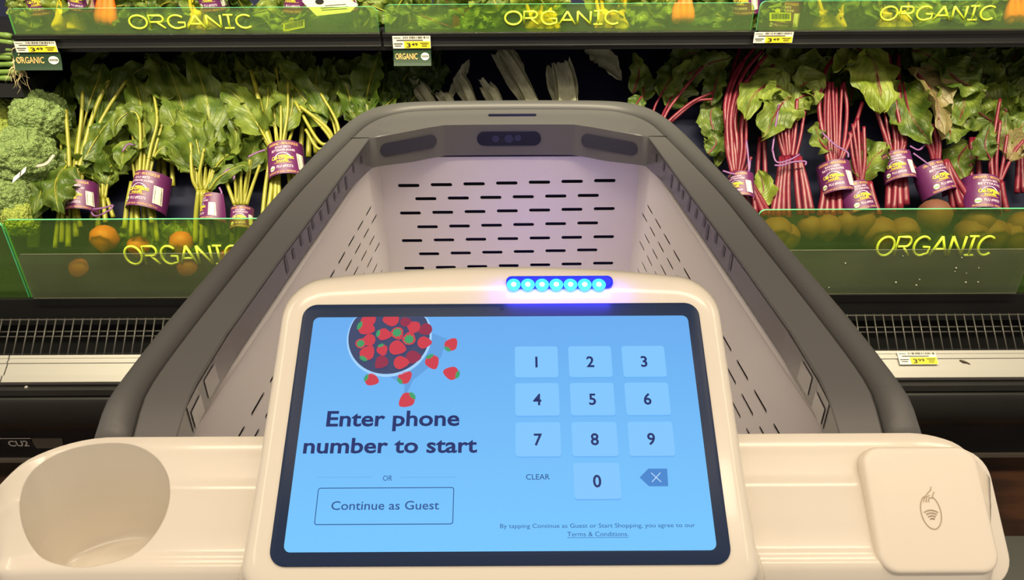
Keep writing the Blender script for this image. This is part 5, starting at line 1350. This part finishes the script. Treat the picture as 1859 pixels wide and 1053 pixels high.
for a in (('herb', 'leafy bunch behind the upper-left panel end beside the onion roots', 'leafy greens', 55, 61, (64,2,54,5,10)), ('chard', 'short yellow-stemmed bunch with a purple label behind the upper-left panel near the onion roots', 'chard', 128, 62, (136,-4,50,-10,0)),
          ('carrot', 'orange carrot bunch behind the panel left of its ORGANIC lettering', 'carrots', 192, 63), ('herb', 'leafy bunch behind the first letters of the upper-left ORGANIC', 'leafy greens', 262, 64), ('chard', 'yellow-stemmed bunch with purple label behind the middle letters of the upper-left ORGANIC', 'chard', 372, 65, (376,-6,56,3,0)),
          ('herb', 'leafy bunch just past the last letter of the upper-left ORGANIC', 'leafy greens', 452, 66), ('herb', 'leafy bunch with purple label near the white paper tag', 'leafy greens', 528, 67, (528,-6,62,-3,0)), ('herb', 'leafy bunch behind the end of the upper-left panel', 'leafy greens', 640, 68, (632,2,40,10,20)),
          ('herb', 'leafy bunch behind the start of the middle panel', 'leafy greens', 735, 69), ('beet', 'reddish leafy bunch behind the middle panel before its lettering', 'leafy greens', 822, 70), ('herb', 'leafy bunch behind the first letters of the middle ORGANIC', 'leafy greens', 900, 71), ('chard', 'yellow-stemmed bunch leaning behind the first letters of the middle ORGANIC', 'chard', 985, 72),
          ('chard', 'yellow-stemmed bunch behind the last letters of the middle ORGANIC', 'chard', 1110, 73), ('herb', 'leafy bunch just past the lettering of the middle ORGANIC', 'leafy greens', 1180, 74), ('carrot', 'orange carrot bunch near the end of the middle panel', 'carrots', 1240, 75), ('herb', 'leafy bunch with purple label and white barcode at the end of the middle panel', 'leafy greens', 1316, 76, (1344,0,56,4,-35)),
          ('beet', 'leafy bunch behind the start of the upper-right panel', 'leafy greens', 1418, 77, (1420,30,60,-4,-30)), ('chard', 'thick yellow-stemmed chard bunch left of the upper-right ORGANIC', 'chard', 1506, 78), ('herb', 'leafy bunch before the first letter of the upper-right ORGANIC', 'leafy greens', 1565, 79), ('chard', 'yellow-stemmed chard bunch behind the first letters of the upper-right ORGANIC', 'chard', 1622, 80),
          ('herb', 'leafy bunch behind the middle letters of the upper-right ORGANIC', 'leafy greens', 1705, 81), ('herb', 'leafy bunch behind the last letters of the upper-right ORGANIC', 'leafy greens', 1780, 82), ('carrot', 'orange carrot bunch at the right edge past the upper-right ORGANIC', 'carrots', 1845, 83)):
    upper(*a)
# white paper tag leaning over the upper-left panel
pa = empty('paper_tag', up_shelf(600, 10, 0.06)); tag(pa, 'white printed paper tag leaning over the upper-left panel', 'tag')
mb = MB(); q = [up_shelf(x, y, 0.055) for x, y in ((548,2),(575,29),(636,22),(650,8),(600,-20),(566,-14))]
mb.poly(q, 0); mb.poly([p + Vector((0,0.0006,0)) for p in q][::-1], 0)
mb.build('paper', PAPER, pa, pa.location, False)
mb = MB(); f = lambda x, y: up_shelf(x, y, 0.0556)
for k, (x0, x1, y) in enumerate(((582,632,14),(584,630,18),(590,628,10))): mb.poly([f(x0,y), f(x1,y-3), f(x1,y-2), f(x0,y+1)], 0)
add_disc(mb, lambda x, y: f(580+x, -y), 0, -3, 8, 0, 16, 5)
mb.build('print', BLACK_INK, pa, pa.location, False)

def hang_tag(label, x0, y0, x1, y1, tilt, off, m, seed):
    o = empty('hanging_tag', up_shelf((x0+x1)/2, y0, off)); tag(o, label, 'tag')
    f = lambda u, v: up_shelf(x0 + (x1-x0)*u, y1 + (y0-y1)*v - tilt*u, off)
    mb = MB(); c4 = [(0,0),(1,0),(1,1),(0,1)]
    mb.loft([[f(*q) + Vector((0,0.0008,0)) for q in c4], [f(*q) for q in c4]], cap0=True, cap1=True)
    add_disc(mb, f, 0.38, 1.22, 0.13, 0, 12, 0.30); mb.build('card', m, o, o.location, False)
    t = MB(); barcode(t, lambda u, v: f(u, v) + Vector((0,-0.0008,0)), 0.1, 0.25, 0.92, 0.9, 0, seed); t.build('barcode', BLACK_INK, o, o.location, False)
hang_tag('small barcode tag seen through the upper-left panel right of its lettering', 514, 43, 553, 58, 8, 0.06, TAG_YEL, 2)
hang_tag('small barcode tag seen through the start of the upper-right panel', 1397, 23, 1436, 38, 0, 0.075, TAG_YEL, 4)
mb = MB(); pr = at_plane(1752, 657, r0 + rd*0.03 + rn*0.0022, rn); random.seed(6)
mb.tube([pr + EX*(-0.011) + rd*0.004, pr + EX*(-0.004) + rn*0.0012, pr + EX*0.003 - rd*0.0018, pr + EX*0.010 - rd*0.006], [0.0016, 0.0030, 0.0022, 0.0008], 0, 7, True, 0.5)
tag(mb.build('leaf_scrap', mat('scrap_brown', lin(62, 46, 34), 0.7), None, pr), 'small dark leaf scrap lying on the aluminium rail beside the 3.99 tag', 'scrap')
for sx, sy in ((1651, 700), (47, 704)):
    q = at_y(sx, sy, 1.327); mb = MB()
    mb.loft([[q + Vector((r_*math.cos(2*PI*k/14), e, r_*math.sin(2*PI*k/14))) for k in range(14)] for e, r_ in ((0.004, 0.0035), (-0.0005, 0.0035), (-0.0016, 0.0024), (-0.0018, 0.0006))], cap1=True)
    mb.build('screw_head', ALU, case, CL)
